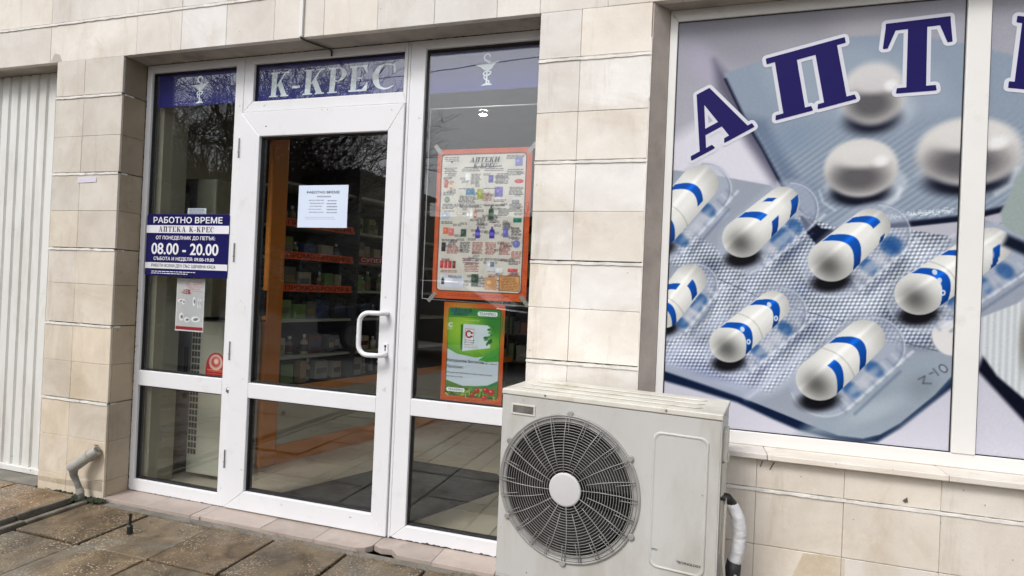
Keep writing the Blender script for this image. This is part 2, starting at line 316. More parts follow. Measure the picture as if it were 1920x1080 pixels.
# ------------------------------------------------------------------ printed sheets: a fine grid whose vertices carry the print's colours
class Print:
    def __init__(s, x0, x1, z0, z1, res, base, gain=1.12):
        s.gain = gain
        s.nx = int((x1 - x0) / res) + 2; s.nz = int((z1 - z0) / res) + 2; s.b = (x0, x1, z0, z1)
        s.X, s.Z = np.meshgrid(np.linspace(x0, x1, s.nx), np.linspace(z0, z1, s.nz)); s.c = np.ones((s.nz, s.nx, 3)) * np.array(base, float); s.res = res
    def win(s, pts, pad):
        x0, x1, z0, z1 = s.b; xs = [p[0] for p in pts]; zs = [p[1] for p in pts]
        i0 = int(max(0, (min(xs) - pad - x0) / (x1 - x0) * (s.nx - 1))); i1 = int(min(s.nx, (max(xs) + pad - x0) / (x1 - x0) * (s.nx - 1) + 2))
        j0 = int(max(0, (min(zs) - pad - z0) / (z1 - z0) * (s.nz - 1))); j1 = int(min(s.nz, (max(zs) + pad - z0) / (z1 - z0) * (s.nz - 1) + 2))
        return slice(j0, max(j1, j0)), slice(i0, max(i1, i0))
    def put(s, w, col, a):
        c = np.array(col, float); s.c[w] = s.c[w] * (1 - a[..., None]) + c * a[..., None]
    def sdpoly(s, pts, X, Z):
        d = np.full(X.shape, 1e9); ins = np.zeros(X.shape, bool); n = len(pts)
        for i in range(n):
            (ax, az), (bx, bz) = pts[i], pts[(i + 1) % n]; ex, ez = bx - ax, bz - az; px, pz = X - ax, Z - az
            t = np.clip((px * ex + pz * ez) / (ex * ex + ez * ez + 1e-12), 0, 1); d = np.minimum(d, (px - ex * t) ** 2 + (pz - ez * t) ** 2)
            c1 = (az <= Z) != (bz <= Z)
            with np.errstate(divide='ignore', invalid='ignore'): xi = ax + (Z - az) / (bz - az + 1e-15) * ex
            ins ^= c1 & (X < xi)
        return np.where(ins, -1, 1) * np.sqrt(d)
    def poly(s, pts, col, soft=.002, al=1.0, clip=None):
        w = s.win(pts, soft * 2); X, Z = s.X[w], s.Z[w]
        if X.size == 0: return
        a = np.clip(.5 - s.sdpoly(pts, X, Z) / (2 * soft), 0, 1) * al; a = a * a * (3 - 2 * a) if al == 1 else a
        if callable(col): col = col(X, Z)
        if clip is not None: a = a * clip(X, Z)
        s.put(w, col, a)
    def ell(s, cx, cz, rx, rz, col, ang=0, soft=.2, al=1.0):
        w = s.win([(cx, cz)], max(rx, rz) * (1 + soft) + s.res); X, Z = s.X[w] - cx, s.Z[w] - cz
        if X.size == 0: return
        c_, s_ = math.cos(R_(ang)), math.sin(R_(ang)); u = (X * c_ + Z * s_) / rx; v = (-X * s_ + Z * c_) / rz
        a = np.clip((1 + soft - np.sqrt(u * u + v * v)) / (2 * soft), 0, 1); s.put(w, col, a * a * (3 - 2 * a) * al)
    def line(s, pts, wd, col, soft=.0015, al=1.0):
        w = s.win(pts, wd + soft); X, Z = s.X[w], s.Z[w]
        if X.size == 0: return
        dd = np.full(X.shape, 1e9)
        for (ax, az), (bx, bz) in zip(pts, pts[1:]):
            ex, ez = bx - ax, bz - az; t = np.clip(((X - ax) * ex + (Z - az) * ez) / (ex * ex + ez * ez + 1e-12), 0, 1)
            dd = np.minimum(dd, np.hypot(X - ax - ex * t, Z - az - ez * t))
        s.put(w, col, np.clip((wd + soft - dd) / (2 * soft), 0, 1) * al)
    def grain(s, amt):
        g = rng.normal(0, amt, s.c.shape[:2]); s.c += g[..., None]
    def build(s, name, mat, y, parent=None, wave=0.0, **k):
        c = np.clip(s.c / 255, 0, 1); l = np.where(c <= .04045, c / 12.92, ((c + .055) / 1.055) ** 2.4) * s.gain
        n = s.nx * s.nz; Y = np.full(s.X.shape, float(y))
        if wave: Y += wave * (np.sin(s.X * 23 + s.Z * 11) * np.sin(s.Z * 17 - s.X * 7) * .5 + .5 * np.sin(s.Z * 31 + s.X * 5)) 
        v = np.stack([s.X, Y, s.Z], -1).reshape(-1, 3).astype(np.float32)
        i = np.arange(n).reshape(s.nz, s.nx); q = np.stack([i[:-1, :-1], i[:-1, 1:], i[1:, 1:], i[1:, :-1]], -1).reshape(-1, 4)
        me = bpy.data.meshes.new(name); me.vertices.add(n); me.vertices.foreach_set('co', v.ravel())
        me.loops.add(q.size); me.loops.foreach_set('vertex_index', q.ravel().astype(np.int32)); me.polygons.add(len(q)); me.polygons.foreach_set('loop_start', np.arange(0, q.size, 4, dtype=np.int32))
        me.update(); at = me.color_attributes.new('Col', 'FLOAT_COLOR', 'POINT'); at.data.foreach_set('color', np.concatenate([l.reshape(-1, 3), np.ones((n, 1))], 1).astype(np.float32).ravel())
        me.polygons.foreach_set('use_smooth', [True] * len(q)); me.materials.append(mat)
        o = bpy.data.objects.new(name, me); COL.objects.link(o); o.parent = parent
        for kk, vv in k.items(): o[kk] = vv
        return o

# ================================================================== GROUND
g = MB(); g.slab([(-60, -60), (60, -60), (60, 40), (-60, 40)], -.40, -.06); g.build('ground', simple('road_asphalt', (.055, .055, .055), .8, var=.2, vscale=1.2, bump=.5, bscale=40), kind='structure')
# paving slabs right of the drain channel, laid on joints about 0.41 m apart
xs = [-3.062, -2.640, -2.225, -1.845, -1.45, -1.05, -.65, -.25, .15, .55, .95, 1.35, 1.75, 2.2]
ys = [-.046, -.425, -.83, -1.235, -1.64, -2.045, -2.45, -2.86, -3.27, -3.7]
pv = MB(); rs = random.Random(3)
for i in range(len(xs) - 1):
    for j in range(len(ys) - 1):
        t = .8 + .4 * rs.random(); w = rs.random() * .12; dz = rs.uniform(-.007, .004); e = .0075
        off = rs.uniform(-.006, .006)
        pv.box(xs[i] + e, xs[i + 1] - e, ys[j + 1] + e + off, ys[j] - e + off, -.062, -.012 + dz, (t * (1 + w), t, t * (1 - w)))
# left of the channel, larger and more worn slabs that run up to the garage door
yl = [-.02, -.43, -.86, -1.3, -1.75, -2.2, -2.7, -3.2]
for xa, xb in ((-3.66, -3.205), (-4.10, -3.672), (-4.55, -4.11), (-5.0, -4.56), (-5.5, -5.01)):
    for j in range(len(yl) - 1):
        t = .85 + .4 * rs.random(); w = .08 + rs.random() * .15
        pv.box(xa, xb, yl[j + 1] + .006, yl[j] - .006, -.062, -.002 + rs.uniform(-.003, .003), (t * (1 + w), t, t * (1 - w)))
pv.build('pavement', SLAB, bevel=.006, seg=2, kind='structure')
jb = MB(); jb.slab([(-5.6, -3.75), (2.3, -3.75), (2.3, .0), (-5.6, .0)], -.055, -.034)
jb.build('joint_sand', simple('wet_joint_sand', (.022, .018, .013), .9, var=.3, vscale=30, bump=.8, bscale=60), kind='structure')
ap = MB(); ap.slab([(-6, -.012), (-3.54, -.012), (-3.54, .3), (-6, .3)], -.05, -.004); ap.slab([(-3.0, -.05), (2.3, -.05), (2.3, -.004), (-3.0, -.004)], -.04, -.018)
ap.build('concrete_strip', simple('rough_concrete', (.20, .185, .16), .85, var=.2, vscale=6, bump=.7, bscale=50, dirt=(.06, .055, .04), dscale=6), kind='structure')
# kerb strips that edge the open drain channel
ck = MB()
for a, b in ((-3.205, -3.178), (-3.098, -3.066)):
    yy = -.055
    while yy > -2.8:
        L = rs.uniform(.25, .4); ck.box(a + rs.uniform(-.004, .004), b, yy - L + .006, yy, -.07, .004 + rs.uniform(-.008, .004)); yy -= L
ck.build('drain_channel', simple('worn_channel_concrete', (.17, .15, .12), .8, var=.25, vscale=14, bump=1, bscale=60, dirt=(.05, .05, .035), dscale=8), bevel=.007, kind='structure')
# threshold: marble strips of uneven width under the shopfront
th = MB(); tx = [-3.03, -2.72, -2.42, -2.36, -1.985, -1.67, -1.375, -1.05, -.75, -.42, -.1]
for i in range(len(tx) - 1):
    t = rs.uniform(.88, 1.1); a, b = tx[i] + .0012, tx[i + 1] - .0012; ye = -.004 + rs.uniform(-.004, .004); tt = (t * 1.03, t, t * .97)
    if i == 6: th.slab([(a, .3), (a, ye + .055), (a + .05, ye + .035), (a + .10, ye + .045), (a + .15, ye + .0), (b, ye), (b, .3)], -.03, -.0015, tt)
    elif i == 5: th.slab([(a, .3), (a, ye), (b - .06, ye - .002), (b - .02, ye + .02), (b, ye + .05), (b, .3)], -.03, -.001, tt)
    else: th.slab([(a, .3), (a, ye), (b, ye), (b, .3)], -.03, rs.uniform(-.002, 0), tt)
th.build('threshold', MARBLE, bevel=.002, kind='structure')

# ================================================================== FACADE
bld = empty('pharmacy_building', (-1.5, .2, 0), label='cream limestone clad pharmacy building with white framed shopfront and big window', cat='building')
bld.location = (0, 0, 0)
zc = [-.02, .086, .304, .516, .730, .945, 1.172, 1.372, 1.585, 1.800, 2.010, 2.240, 2.447]
thick = (3, 5, 7, 9, 11)                       # courses topped by the wide white mortar bed
def tone(r, warm=0, k=1.0):
    t = r.uniform(.93, 1.05) * k; w = r.uniform(-.015, .03) + warm; return (t * (1 + w), t, t * (1 - w * 1.6))
def clad(mb, cols, zs, y0, depth, r, warm=0, k=1.0, g=.0006, fx=True):
    for i in range(len(cols) - 1):
        for j in range(len(zs) - 1):
            gz = .0055 if fx and j in (3, 5, 7, 9, 11) else g; gt = .0048 if fx and j + 1 in (3, 5, 7, 9, 11) else g
            mb.box(cols[i] + g, cols[i + 1] - g, y0 + r.uniform(-.0012, .0012), y0 + depth, zs[j] + gz, zs[j + 1] - gt, tone(r, warm, k * (1.0 if zs[j] > .5 else .93)))
rw = random.Random(11)
wall = MB()
lw = [.10, .10, .09, .08, .07, .06, .05, .04, .03, .02, .01, .01]
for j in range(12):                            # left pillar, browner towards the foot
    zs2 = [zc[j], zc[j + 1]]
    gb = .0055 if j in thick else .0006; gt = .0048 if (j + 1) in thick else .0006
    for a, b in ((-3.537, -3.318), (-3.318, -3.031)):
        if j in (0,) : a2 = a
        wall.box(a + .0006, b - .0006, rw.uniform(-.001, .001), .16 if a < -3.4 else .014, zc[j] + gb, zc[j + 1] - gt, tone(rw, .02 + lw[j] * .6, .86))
    # reveal of the pillar beside the shopfront, stained brown, soffit shade painted in
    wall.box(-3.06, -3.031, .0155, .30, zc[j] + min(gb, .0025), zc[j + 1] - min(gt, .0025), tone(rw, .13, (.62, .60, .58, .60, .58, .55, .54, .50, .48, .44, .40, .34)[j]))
clad(wall, [-.650, -.468, -.176], zc, 0, .15, rw, 0, 1.06)
# fascia above the openings: square tiles in two rows and a wide bed between
fx = [-7.2, -6.6, -6.0, -5.4, -4.85, -4.25, -3.6, -2.945, -2.634, -2.338, -2.04, -1.748, -1.452, -1.157, -.852, -.655, -.36, -.06, .24, .54, .84, 1.14, 1.44, 1.74, 2.04, 2.34, 2.64]
for (za, zb) in ((2.447, 2.668), (2.678, 2.90), (2.902, 3.12), (3.13, 3.35), (3.352, 3.57), (3.58, 3.80)):
    for i in range(len(fx) - 1):
        wall.box(fx[i] + .0006, fx[i + 1] - .0006, rw.uniform(-.001, .001), .03, za, zb, tone(rw, 0, 1.0))
# wall under the window
lx = [-.176, -.01, .288, .589, .895, 1.20, 1.50, 1.80, 2.1, 2.4, 2.64]
for (za, zb) in ((-.02, .085), (.0875, .304), (.3062, .510), (.523, .632)):
    for i in range(len(lx) - 1): wall.box(lx[i] + .0006, lx[i + 1] - .0006, rw.uniform(-.001, .001), .03, za, zb, tone(rw, .02, .93))
clad(wall, [2.2, 2.42, 2.64], zc[3:], 0, .2, rw, fx=False)
clad(wall, [-7.2, -6.9, -6.6], zc, 0, .2, rw, fx=False)
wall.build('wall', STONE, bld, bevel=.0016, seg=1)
core = MB()                                    # the masonry behind the cladding
core.box(-3.53, -3.064, .015, .42, -.05, 2.45); core.box(-.64, -.18, .152, .42, -.05, 2.45)
core.box(-7.2, 2.64, .031, .42, 2.452, 3.8); core.box(-.176, 2.64, .031, .42, -.05, .63); core.box(2.21, 2.64, .201, .42, .63, 2.45); core.box(-7.2, -6.61, .201, .42, -.05, 2.45)
core.build('masonry', GROUT, bld)
sof = MB(); sof.box(-3.064, -.64, .0305, .147, 2.4472, 2.4515); sof.box(-6.6, -3.537, .0305, .30, 2.4472, 2.4515); sof.box(-.176, 2.2, .0305, .30, 2.4472, 2.4515)
sof.build('soffit', SOFFIT, bld)
# plaster return between the right pillar and the window
pr = MB(); pr.slab([(-.1745, .004), (-.170, .004), (-.108, .088), (-.108, .16), (-.1745, .16)], .652, 2.4468); pr.build('plaster_return', PLASTER, bld)
# white mortar beds
def bed(mb, x0, x1, z, y=0, n=None, h=.0070, side=False):
    n = n or max(3, int(abs(x1 - x0) / .02)); r = random.Random(int(abs(z * 1000 + x0 * 77))); top = []; bot = []
    for i in range(n + 1):
        x = x0 + (x1 - x0) * i / n; top.append((x, z + h * r.uniform(-.1, .35))); bot.append((x, z - h * r.uniform(1.35, 1.85)))
    for i in range(n):
        q = [bot[i], bot[i + 1], top[i + 1], top[i]]
        if side: vs = [(y, q[k][0], q[k][1]) for k in range(4)] + [(y - .012, q[k][0], q[k][1]) for k in range(4)]
        else: vs = [(q[k][0], y - .0042, q[k][1]) for k in range(4)] + [(q[k][0], y + .012, q[k][1]) for k in range(4)]
        mb.add(vs, [(0, 1, 2, 3), (3, 2, 6, 7), (0, 4, 5, 1)])
mo = MB()
for j in thick:
    bed(mo, -3.537, -3.031, zc[j]); bed(mo, -.650, -.172, zc[j]); bed(mo, .018, .14, zc[j], y=-3.0295 + .0, side=True) if False else None
    mo.box(-3.034, -3.0275, .016, .07 if j > 9 else .05, zc[j] - .009, zc[j] - .001)
bed(mo, -7.2, 2.64, 2.673); bed(mo, -.176, 2.64, .5195, h=.0062)
mo.box(-.1765, -.1725, -.003, .003, .64, 2.30)
mo.build('mortar_bed', MORTAR, bld, recalc=True)
# window sill stone
sl = MB(); sx = [-.176, .32, .905, 1.5, 2.2]
for a, b in zip(sx, sx[1:]): sl.box(a + .001, b - .001, -.032, .14, .6385, .6600, tone(rw, .02, .98))
sl.build('sill', STONE, bld, bevel=.003)

# marks on the stone: glue stains, a yellow damp stain, cracks and pits
def stain_mat(name, col, a):
    m = bpy.data.materials.new(name); m.use_nodes = True; nt = m.node_tree; nt.nodes.clear(); out = nt.nodes.new('ShaderNodeOutputMaterial'); mx = nt.nodes.new('ShaderNodeMixShader')
    t = nt.nodes.new('ShaderNodeBsdfTransparent'); d_ = nt.nodes.new('ShaderNodeBsdfDiffuse'); d_.inputs[0].default_value = (*col, 1); tc = N(nt, 'ShaderNodeTexCoord')
    n = noise(nt, 9, 5, .6, .2, .6, tc.outputs['Object']); at = N(nt, 'ShaderNodeAttribute'); at.attribute_name = 'tint'; mu = N(nt, 'ShaderNodeMath'); mu.operation = 'MULTIPLY'; nt.links.new(n, mu.inputs[0]); mu.inputs[1].default_value = a
    nt.links.new(mu.outputs[0], mx.inputs[0]); nt.links.new(t.outputs[0], mx.inputs[1]); nt.links.new(d_.outputs[0], mx.inputs[2]); nt.links.new(mx.outputs[0], out.inputs[0]); return m
GS = stain_mat('glue_stain', (.42, .35, .26), .30); YS = stain_mat('damp_stain', (.58, .45, .24), .32); BS = stain_mat('dirt_stain', (.20, .16, .11), .32)
def patch(pts, mat, name='stain', y=-.0022): q = MB(); q.add([(x, y, z) for x, z in pts], [tuple(range(len(pts)))]); return q.build(name, mat, bld, recalc=False)
patch([(.46, .300), (.52, .306), (.600, .305), (.6015, .14), (.40, .14), (.43, .22)], YS)
patch([(-3.53, .03), (-3.04, .03), (-3.04, .10), (-3.15, .075), (-3.3, .06), (-3.53, .055)], BS)
patch([(-3.60, 2.449), (-3.50, 2.449), (-3.52, 2.49), (-3.56, 2.50)], BS)
for pts in ([(.305, .628), (.309, .628), (.303, .606), (.298, .602)], [(.346, .628), (.351, .626), (.336, .598), (.331, .596)], [(.775, .545), (.79, .558), (.792, .541), (.783, .537)], [(.62, .452), (.624, .455), (.623, .449)], [(.44, .585), (.443, .588), (.444, .582)], [(-.60, .835), (-.590, .833), (-.594, .822), (-.597, .829)], [(-.235, 1.33), (-.232, 1.334), (-.230, 1.329)], [(-1.44, 2.545), (-1.436, 2.548), (-1.434, 2.543)], [(1.02, .565), (1.025, .567), (1.024, .561)]):
    patch(pts, GROUT, 'chip', -.0030)

# ---- left corrugated garage door
gd = empty('garage_door', (0, 0, 0)); gd.parent = bld
cm = MB(); pitch = .0815; x = -3.55; prof = []
while x > -6.6:
    prof += [(x, .117), (x - .050, .117), (x - .056, .129), (x - pitch + .006, .129)]; x -= pitch
pts = prof; zb, zt = .035, 2.4435
cm.add([(p[0], p[1], zb) for p in pts] + [(p[0], p[1], zt) for p in pts], [(i, i + 1, len(pts) + i + 1, len(pts) + i) for i in range(len(pts) - 1)])
STEELW = simple('white_painted_steel', (.74, .745, .72), .5, var=.03, vscale=2, dirt=(.50, .48, .43), dscale=4, dlo=.5, dhi=.85, stretch=(1, 1, .25), speck=(.30, .26, .20))
cm.build('corrugated_panel', STEELW, gd, recalc=True)
r_ = MB(); r_.box(-6.6, -3.541, .105, .135, .0, .034); r_.box(-6.6, -3.541, .142, .18, 0, 2.4455); r_.build('bottom_rail', STEELW, gd, bevel=.003)
kp = MB(); kp.lathe([(0, 0), (.011, 0), (.011, -.006), (.006, -.008), (0, -.008)], 14, (-3.615, .116, 1.20), 'y'); kp.box(-3.665, -3.64, .112, .118, 1.194, 1.212); kp.build('lock', STEEL, gd)

# ---- shopfront
FY = .145
def frame_rect(mb, x0, x1, z0, z1, ix0, ix1, iz0, iz1, y0, y1):
    """four mitred profiles round an opening"""
    o = [(x0, z0), (x1, z0), (x1, z1), (x0, z1)]; i = [(ix0, iz0), (ix1, iz0), (ix1, iz1), (ix0, iz1)]
    for k in range(4):
        a, b, c, d_ = o[k], o[(k + 1) % 4], i[(k + 1) % 4], i[k]
        mb.prism([a, b, c, d_], y0, y1)
def gasket(mb, ix0, ix1, iz0, iz1, y0, y1, w=.007):
    frame_rect(mb, ix0, ix1, iz0, iz1, ix0 + w, ix1 - w, iz0 + w, iz1 - w, y0, y1)
def pane(ix0, ix1, iz0, iz1, parent, y=.168):
    m = MB(); m.box(ix0 + .001, ix1 - .001, y, y + .004, iz0 + .001, iz1 - .001); return m.build('glass_pane', GLASS, parent)
sf = empty('side_light', (0, 0, 0)); sf.parent = bld; sf['label'] = 'narrow left side light with blue band and hours sign'
f = MB(); frame_rect(f, -3.028, -2.3435, .0, 2.446, -2.992, -2.398, .066, 2.402, FY, .20); f.box(-2.992, -2.398, FY, .20, .604, .690); f.build('frame', PVC, sf, bevel=.0035)
gk = MB(); gasket(gk, -2.992, -2.398, .066, .604, .1605, .19); gasket(gk, -2.992, -2.398, .690, 2.402, .1605, .19); gk.build('gasket', GASKET, sf)
pane(-2.992, -2.398, .066, .604, sf); pane(-2.992, -2.398, .690, 2.402, sf)
sr = empty('side_light', (0, 0, 0)); sr.parent = bld; sr['label'] = 'right side light with posters and sky reflection'
f = MB(); frame_rect(f, -1.343, -.50, .0, 2.446, -1.262, -.58, .070, 2.402, FY, .20); f.box(-1.262, -.58, FY, .20, .608, .690); f.build('frame', PVC, sr, bevel=.0035)
gk = MB(); gasket(gk, -1.262, -.58, .070, .608, .1605, .19); gasket(gk, -1.262, -.58, .690, 2.402, .1605, .19); gk.build('gasket', GASKET, sr)
pane(-1.262, -.58, .070, .608, sr); pane(-1.262, -.58, .690, 2.402, sr)
js = MB(); js.box(-1.3575, -1.3445, FY + .002, .19, 0, 2.446); js.build('jamb_strip', PVC, sr, bevel=.002)
tr = empty('transom_light', (0, 0, 0)); tr.parent = bld
f = MB(); frame_rect(f, -2.3415, -1.359, 2.142, 2.446, -2.280, -1.378, 2.199, 2.403, FY, .20); f.build('frame', PVC, tr, bevel=.0035)
gk = MB(); gasket(gk, -2.280, -1.378, 2.199, 2.403, .1605, .19, .005); gk.build('gasket', GASKET, tr); pane(-2.280, -1.378, 2.199, 2.403, tr)
dr = empty('door', (0, 0, 0)); dr.parent = bld
f = MB(); frame_rect(f, -2.3415, -1.3605, .004, 2.138, -2.216, -1.447, .104, 2.005, .134, .197); f.box(-2.216, -1.447, .134, .197, .605, .685); f.build('leaf', PVC, dr, bevel=.0035)
gk = MB(); gasket(gk, -2.216, -1.447, .104, .605, .152, .19); gasket(gk, -2.216, -1.447, .685, 2.005, .152, .19); gk.build('gasket', GASKET, dr)
pane(-2.216, -1.447, .104, .605, dr, .162); pane(-2.216, -1.447, .685, 2.005, dr, .162)
hb = MB(); P_ = [(-1.402, .134, 1.098), (-1.402, .110, 1.099), (-1.408, .088, 1.1), (-1.43, .077, 1.1)]
P_ += [(-1.47 - .05 * math.sin(R_(a)) * 1, .072, 1.05 + .05 * math.cos(R_(a))) for a in range(0, 91, 15)]
P_ += [(-1.47 - .05 * math.cos(R_(a)), .072, .945 - .05 * math.sin(R_(a))) for a in range(0, 91, 15)]
P_ += [(-1.43, .077, .895), (-1.408, .088, .895), (-1.402, .110, .896), (-1.402, .134, .897)]
hb.tube(P_, .0118, 14); hb.build('handle', PVC, dr, smooth=True)
hb = MB(); hb.tube([(-1.437, .200, 1.08), (-1.44, .235, 1.07), (-1.462, .25, 1.03), (-1.467, .25, .99), (-1.462, .25, .93), (-1.44, .235, .905), (-1.437, .2, .90)], .008, 10); hb.build('handle', PVC, dr, smooth=True)
lk = MB(); lk.prism(rrect(-1.4155, -1.3905, .904, .953, .004), .128, .1345); l = lk.build('lock', PVC, dr, bevel=.001)
lk = MB(); lk.lathe([(0, -.0012), (.006, -.001), (.006, .003), (0, .003)], 14, (-1.404, .1275, .938), 'y'); lk.box(-1.4065, -1.4015, .1265, .131, .915, .936); lk.build('keyhole', DARK, l)
for z0_, z1_ in ((1.892, 1.999), (1.327, 1.431), (.798, .899), (.216, .314)):
    h_ = MB(); h_.tube([(-2.3435, .130, z0_ + .004), (-2.3435, .130, z1_)], .0042, 10); h_.box(-2.3535, -2.3385, .1285, .1335, z0_ + .030, z0_ + .034); h_.box(-2.350, -2.3385, .1285, .1335, z0_, z0_ + .004)
    h_.build('hinge', STEEL, dr, bevel=.0008)
for (a, b) in ((-2.176, 2.057), (-1.832, 2.128), (-1.800, 2.128)):
    sc = MB(); sc.lathe([(0, -.001), (.0035 if b < 2.1 else .0018, -.001), (.0035 if b < 2.1 else .0018, .001), (0, .001)], 10, (a, .1335 if b < 2.1 else .1335, b), 'y'); sc.build('screw_hole', DARK, dr)
bo = MB(); bo.lathe([(0, -.010), (.006, -.009), (.014, -.004), (.016, 0), (.016, .001)], 18, (-2.352, .1445, .632), 'y'); bo.build('bolt_cap', STEEL, sf, smooth=True)

SEAL = simple('mouldy_sealant', (.03, .028, .025), .8, var=.5, vscale=60)
def grime(x0, x1, z0, z1, y, w, seed):
    r = random.Random(seed); n = int(max(abs(x1 - x0), abs(z1 - z0)) / .012); q = MB(); a = []; b = []; hor = abs(x1 - x0) > abs(z1 - z0)
    for i in range(n + 1):
        t = i / n; k = w * max(0.06, r.gauss(.55, .4)); x, z = x0 + (x1 - x0) * t, z0 + (z1 - z0) * t; a.append((x, y, z)); b.append((x, y, z + k) if hor else (x + k, y, z))
    q.add(a + b, [(i, i + 1, n + 2 + i, n + 1 + i) for i in range(n)]); return q.build('sealant_line', SEAL, bld, recalc=False)
grime(-1.345, -.60, .0012, .0012, FY - .0012, .0065, 1); grime(-3.02, -2.35, .0008, .0008, FY - .0012, .0035, 2); grime(-3.0285, -3.0285, .0, 2.44, FY - .0012, .0055, 3); grime(-3.02, -.66, 2.4425, 2.4425, FY - .0012, .0035, 4)

# ---- blue films and white emblems on the inside of the glass
NAVY = simple('navy_film', lin((22, 24, 122)), .35, var=.05)
WFILM = simple('white_film', (.80, .85, .90), .5, var=.03)
def snake_bowl(cx, cz, s, y, parent):
    m = MB(); k = 0
    def strip(pts, w):
        nonlocal k
        for i in range(len(pts) - 1):
            a, b = Vector(pts[i]), Vector(pts[i + 1]); w0 = w[i] if isinstance(w, list) else w; w1 = w[i + 1] if isinstance(w, list) else w
            t = (b - a).normalized(); n = Vector((-t.y, t.x)); k += 1
            q = [a - n * w0 / 2 - t * w0 * .1, b - n * w1 / 2 + t * w1 * .1, b + n * w1 / 2 + t * w1 * .1, a + n * w0 / 2 - t * w0 * .1]
            m.add([(cx + p.x * s, y - .00002 * (k % 7), cz + p.y * s) for p in q], [(0, 1, 2, 3)])
    def pg(pts, j): m.add([(cx + p[0] * s, y - .0002 - .00003 * j, cz + p[1] * s) for p in pts], [tuple(range(len(pts)))])
    pg([(-.42, .18), (.0, .21), (.42, .26), (.30, .20), (.14, .02), (.0, -.02), (-.10, .0), (-.22, .10)], 0)
    pg([(-.025, 0), (.025, 0), (.03, -.42), (-.03, -.42)], 1); pg([(-.19, -.5), (.19, -.49), (.16, -.455), (.03, -.42), (-.03, -.42)], 2)
    sn = [(.09, .40), (.085, .47), (.02, .51), (-.07, .49), (-.11, .41), (-.08, .32), (.03, .26), (.14, .21), (.19, .13), (.15, .05), (.03, -.02), (-.09, -.07), (-.12, -.13), (-.07, -.18), (.05, -.17), (.13, -.12), (.13, -.06), (.03, -.05)]
    strip(sn, [.03] + [.055] * 9 + [.05] * 7 + [.03]); strip([(-.08, -.19), (-.10, -.25), (-.04, -.31), (.06, -.35), (.10, -.40), (.05, -.44)], .04)
    return m.build('emblem', WFILM, parent, recalc=False)
def film(x0, x1, z0, z1, y, parent, name='film_band'):
    m = MB(); m.box(x0, x1, y, y + .0006, z0, z1); return m.build(name, NAVY, parent)
film(-2.972, -2.404, 2.209, 2.395, .1735, sf); snake_bowl(-2.672, 2.295, .150, .1728, sf)
film(-1.246, -.585, 2.190, 2.386, .1735, sr); snake_bowl(-.952, 2.288, .150, .1728, sr)
film(-2.274, -1.384, 2.205, 2.397, .1735, tr)
mb = MB()
for ch, a, b in (('К', -2.199, -2.076), ('-', -2.058, -2.004), ('К', -1.985, -1.855), ('Р', -1.835, -1.722), ('Е', -1.708, -1.598), ('С', -1.573, -1.430)):
    glyph(mb, ch, [(a, 2.226), (b, 2.226), (b + .006, 2.359), (a + .006, 2.359)], .1728)
mb.build('lettering', WFILM, tr, recalc=False)

# ================================================================== BIG PRINTED WINDOW
win = empty('window', (0, 0, 0)); win.parent = bld; win['label'] = 'large window covered by a print of pill blisters with blue letters'
WY = .092
f = MB(); frame_rect(f, -.1075, 2.2, .6605, 2.4468, -.0755, 2.12, .713, 2.398, WY, .16)
for a, b in ((.952, 1.027),): f.prism(rrect(a, b, .7135, 2.3975, .004, 3), WY - .004, .155)
f.build('frame', PVC2, win, bevel=.003)
gk = MB(); gasket(gk, -.0755, .952, .713, 2.398, .0975, .13, .004); gasket(gk, 1.027, 2.12, .713, 2.398, .0975, .13, .004); gk.build('gasket', GASKET, win)
PRT = attr_mat('printed_film', .5, .12)
bk = MB(); bk.box(-.0755, 2.12, .106, .112, .713, 2.398); bk.build('glass_pane', DARKGREY, win)
NV = simple('navy_letter_film', lin((26, 20, 86)), .5, var=.03, spec=.12); WL = simple('white_letter_film', (.60, .61, .68), .5, var=.02, spec=.15)

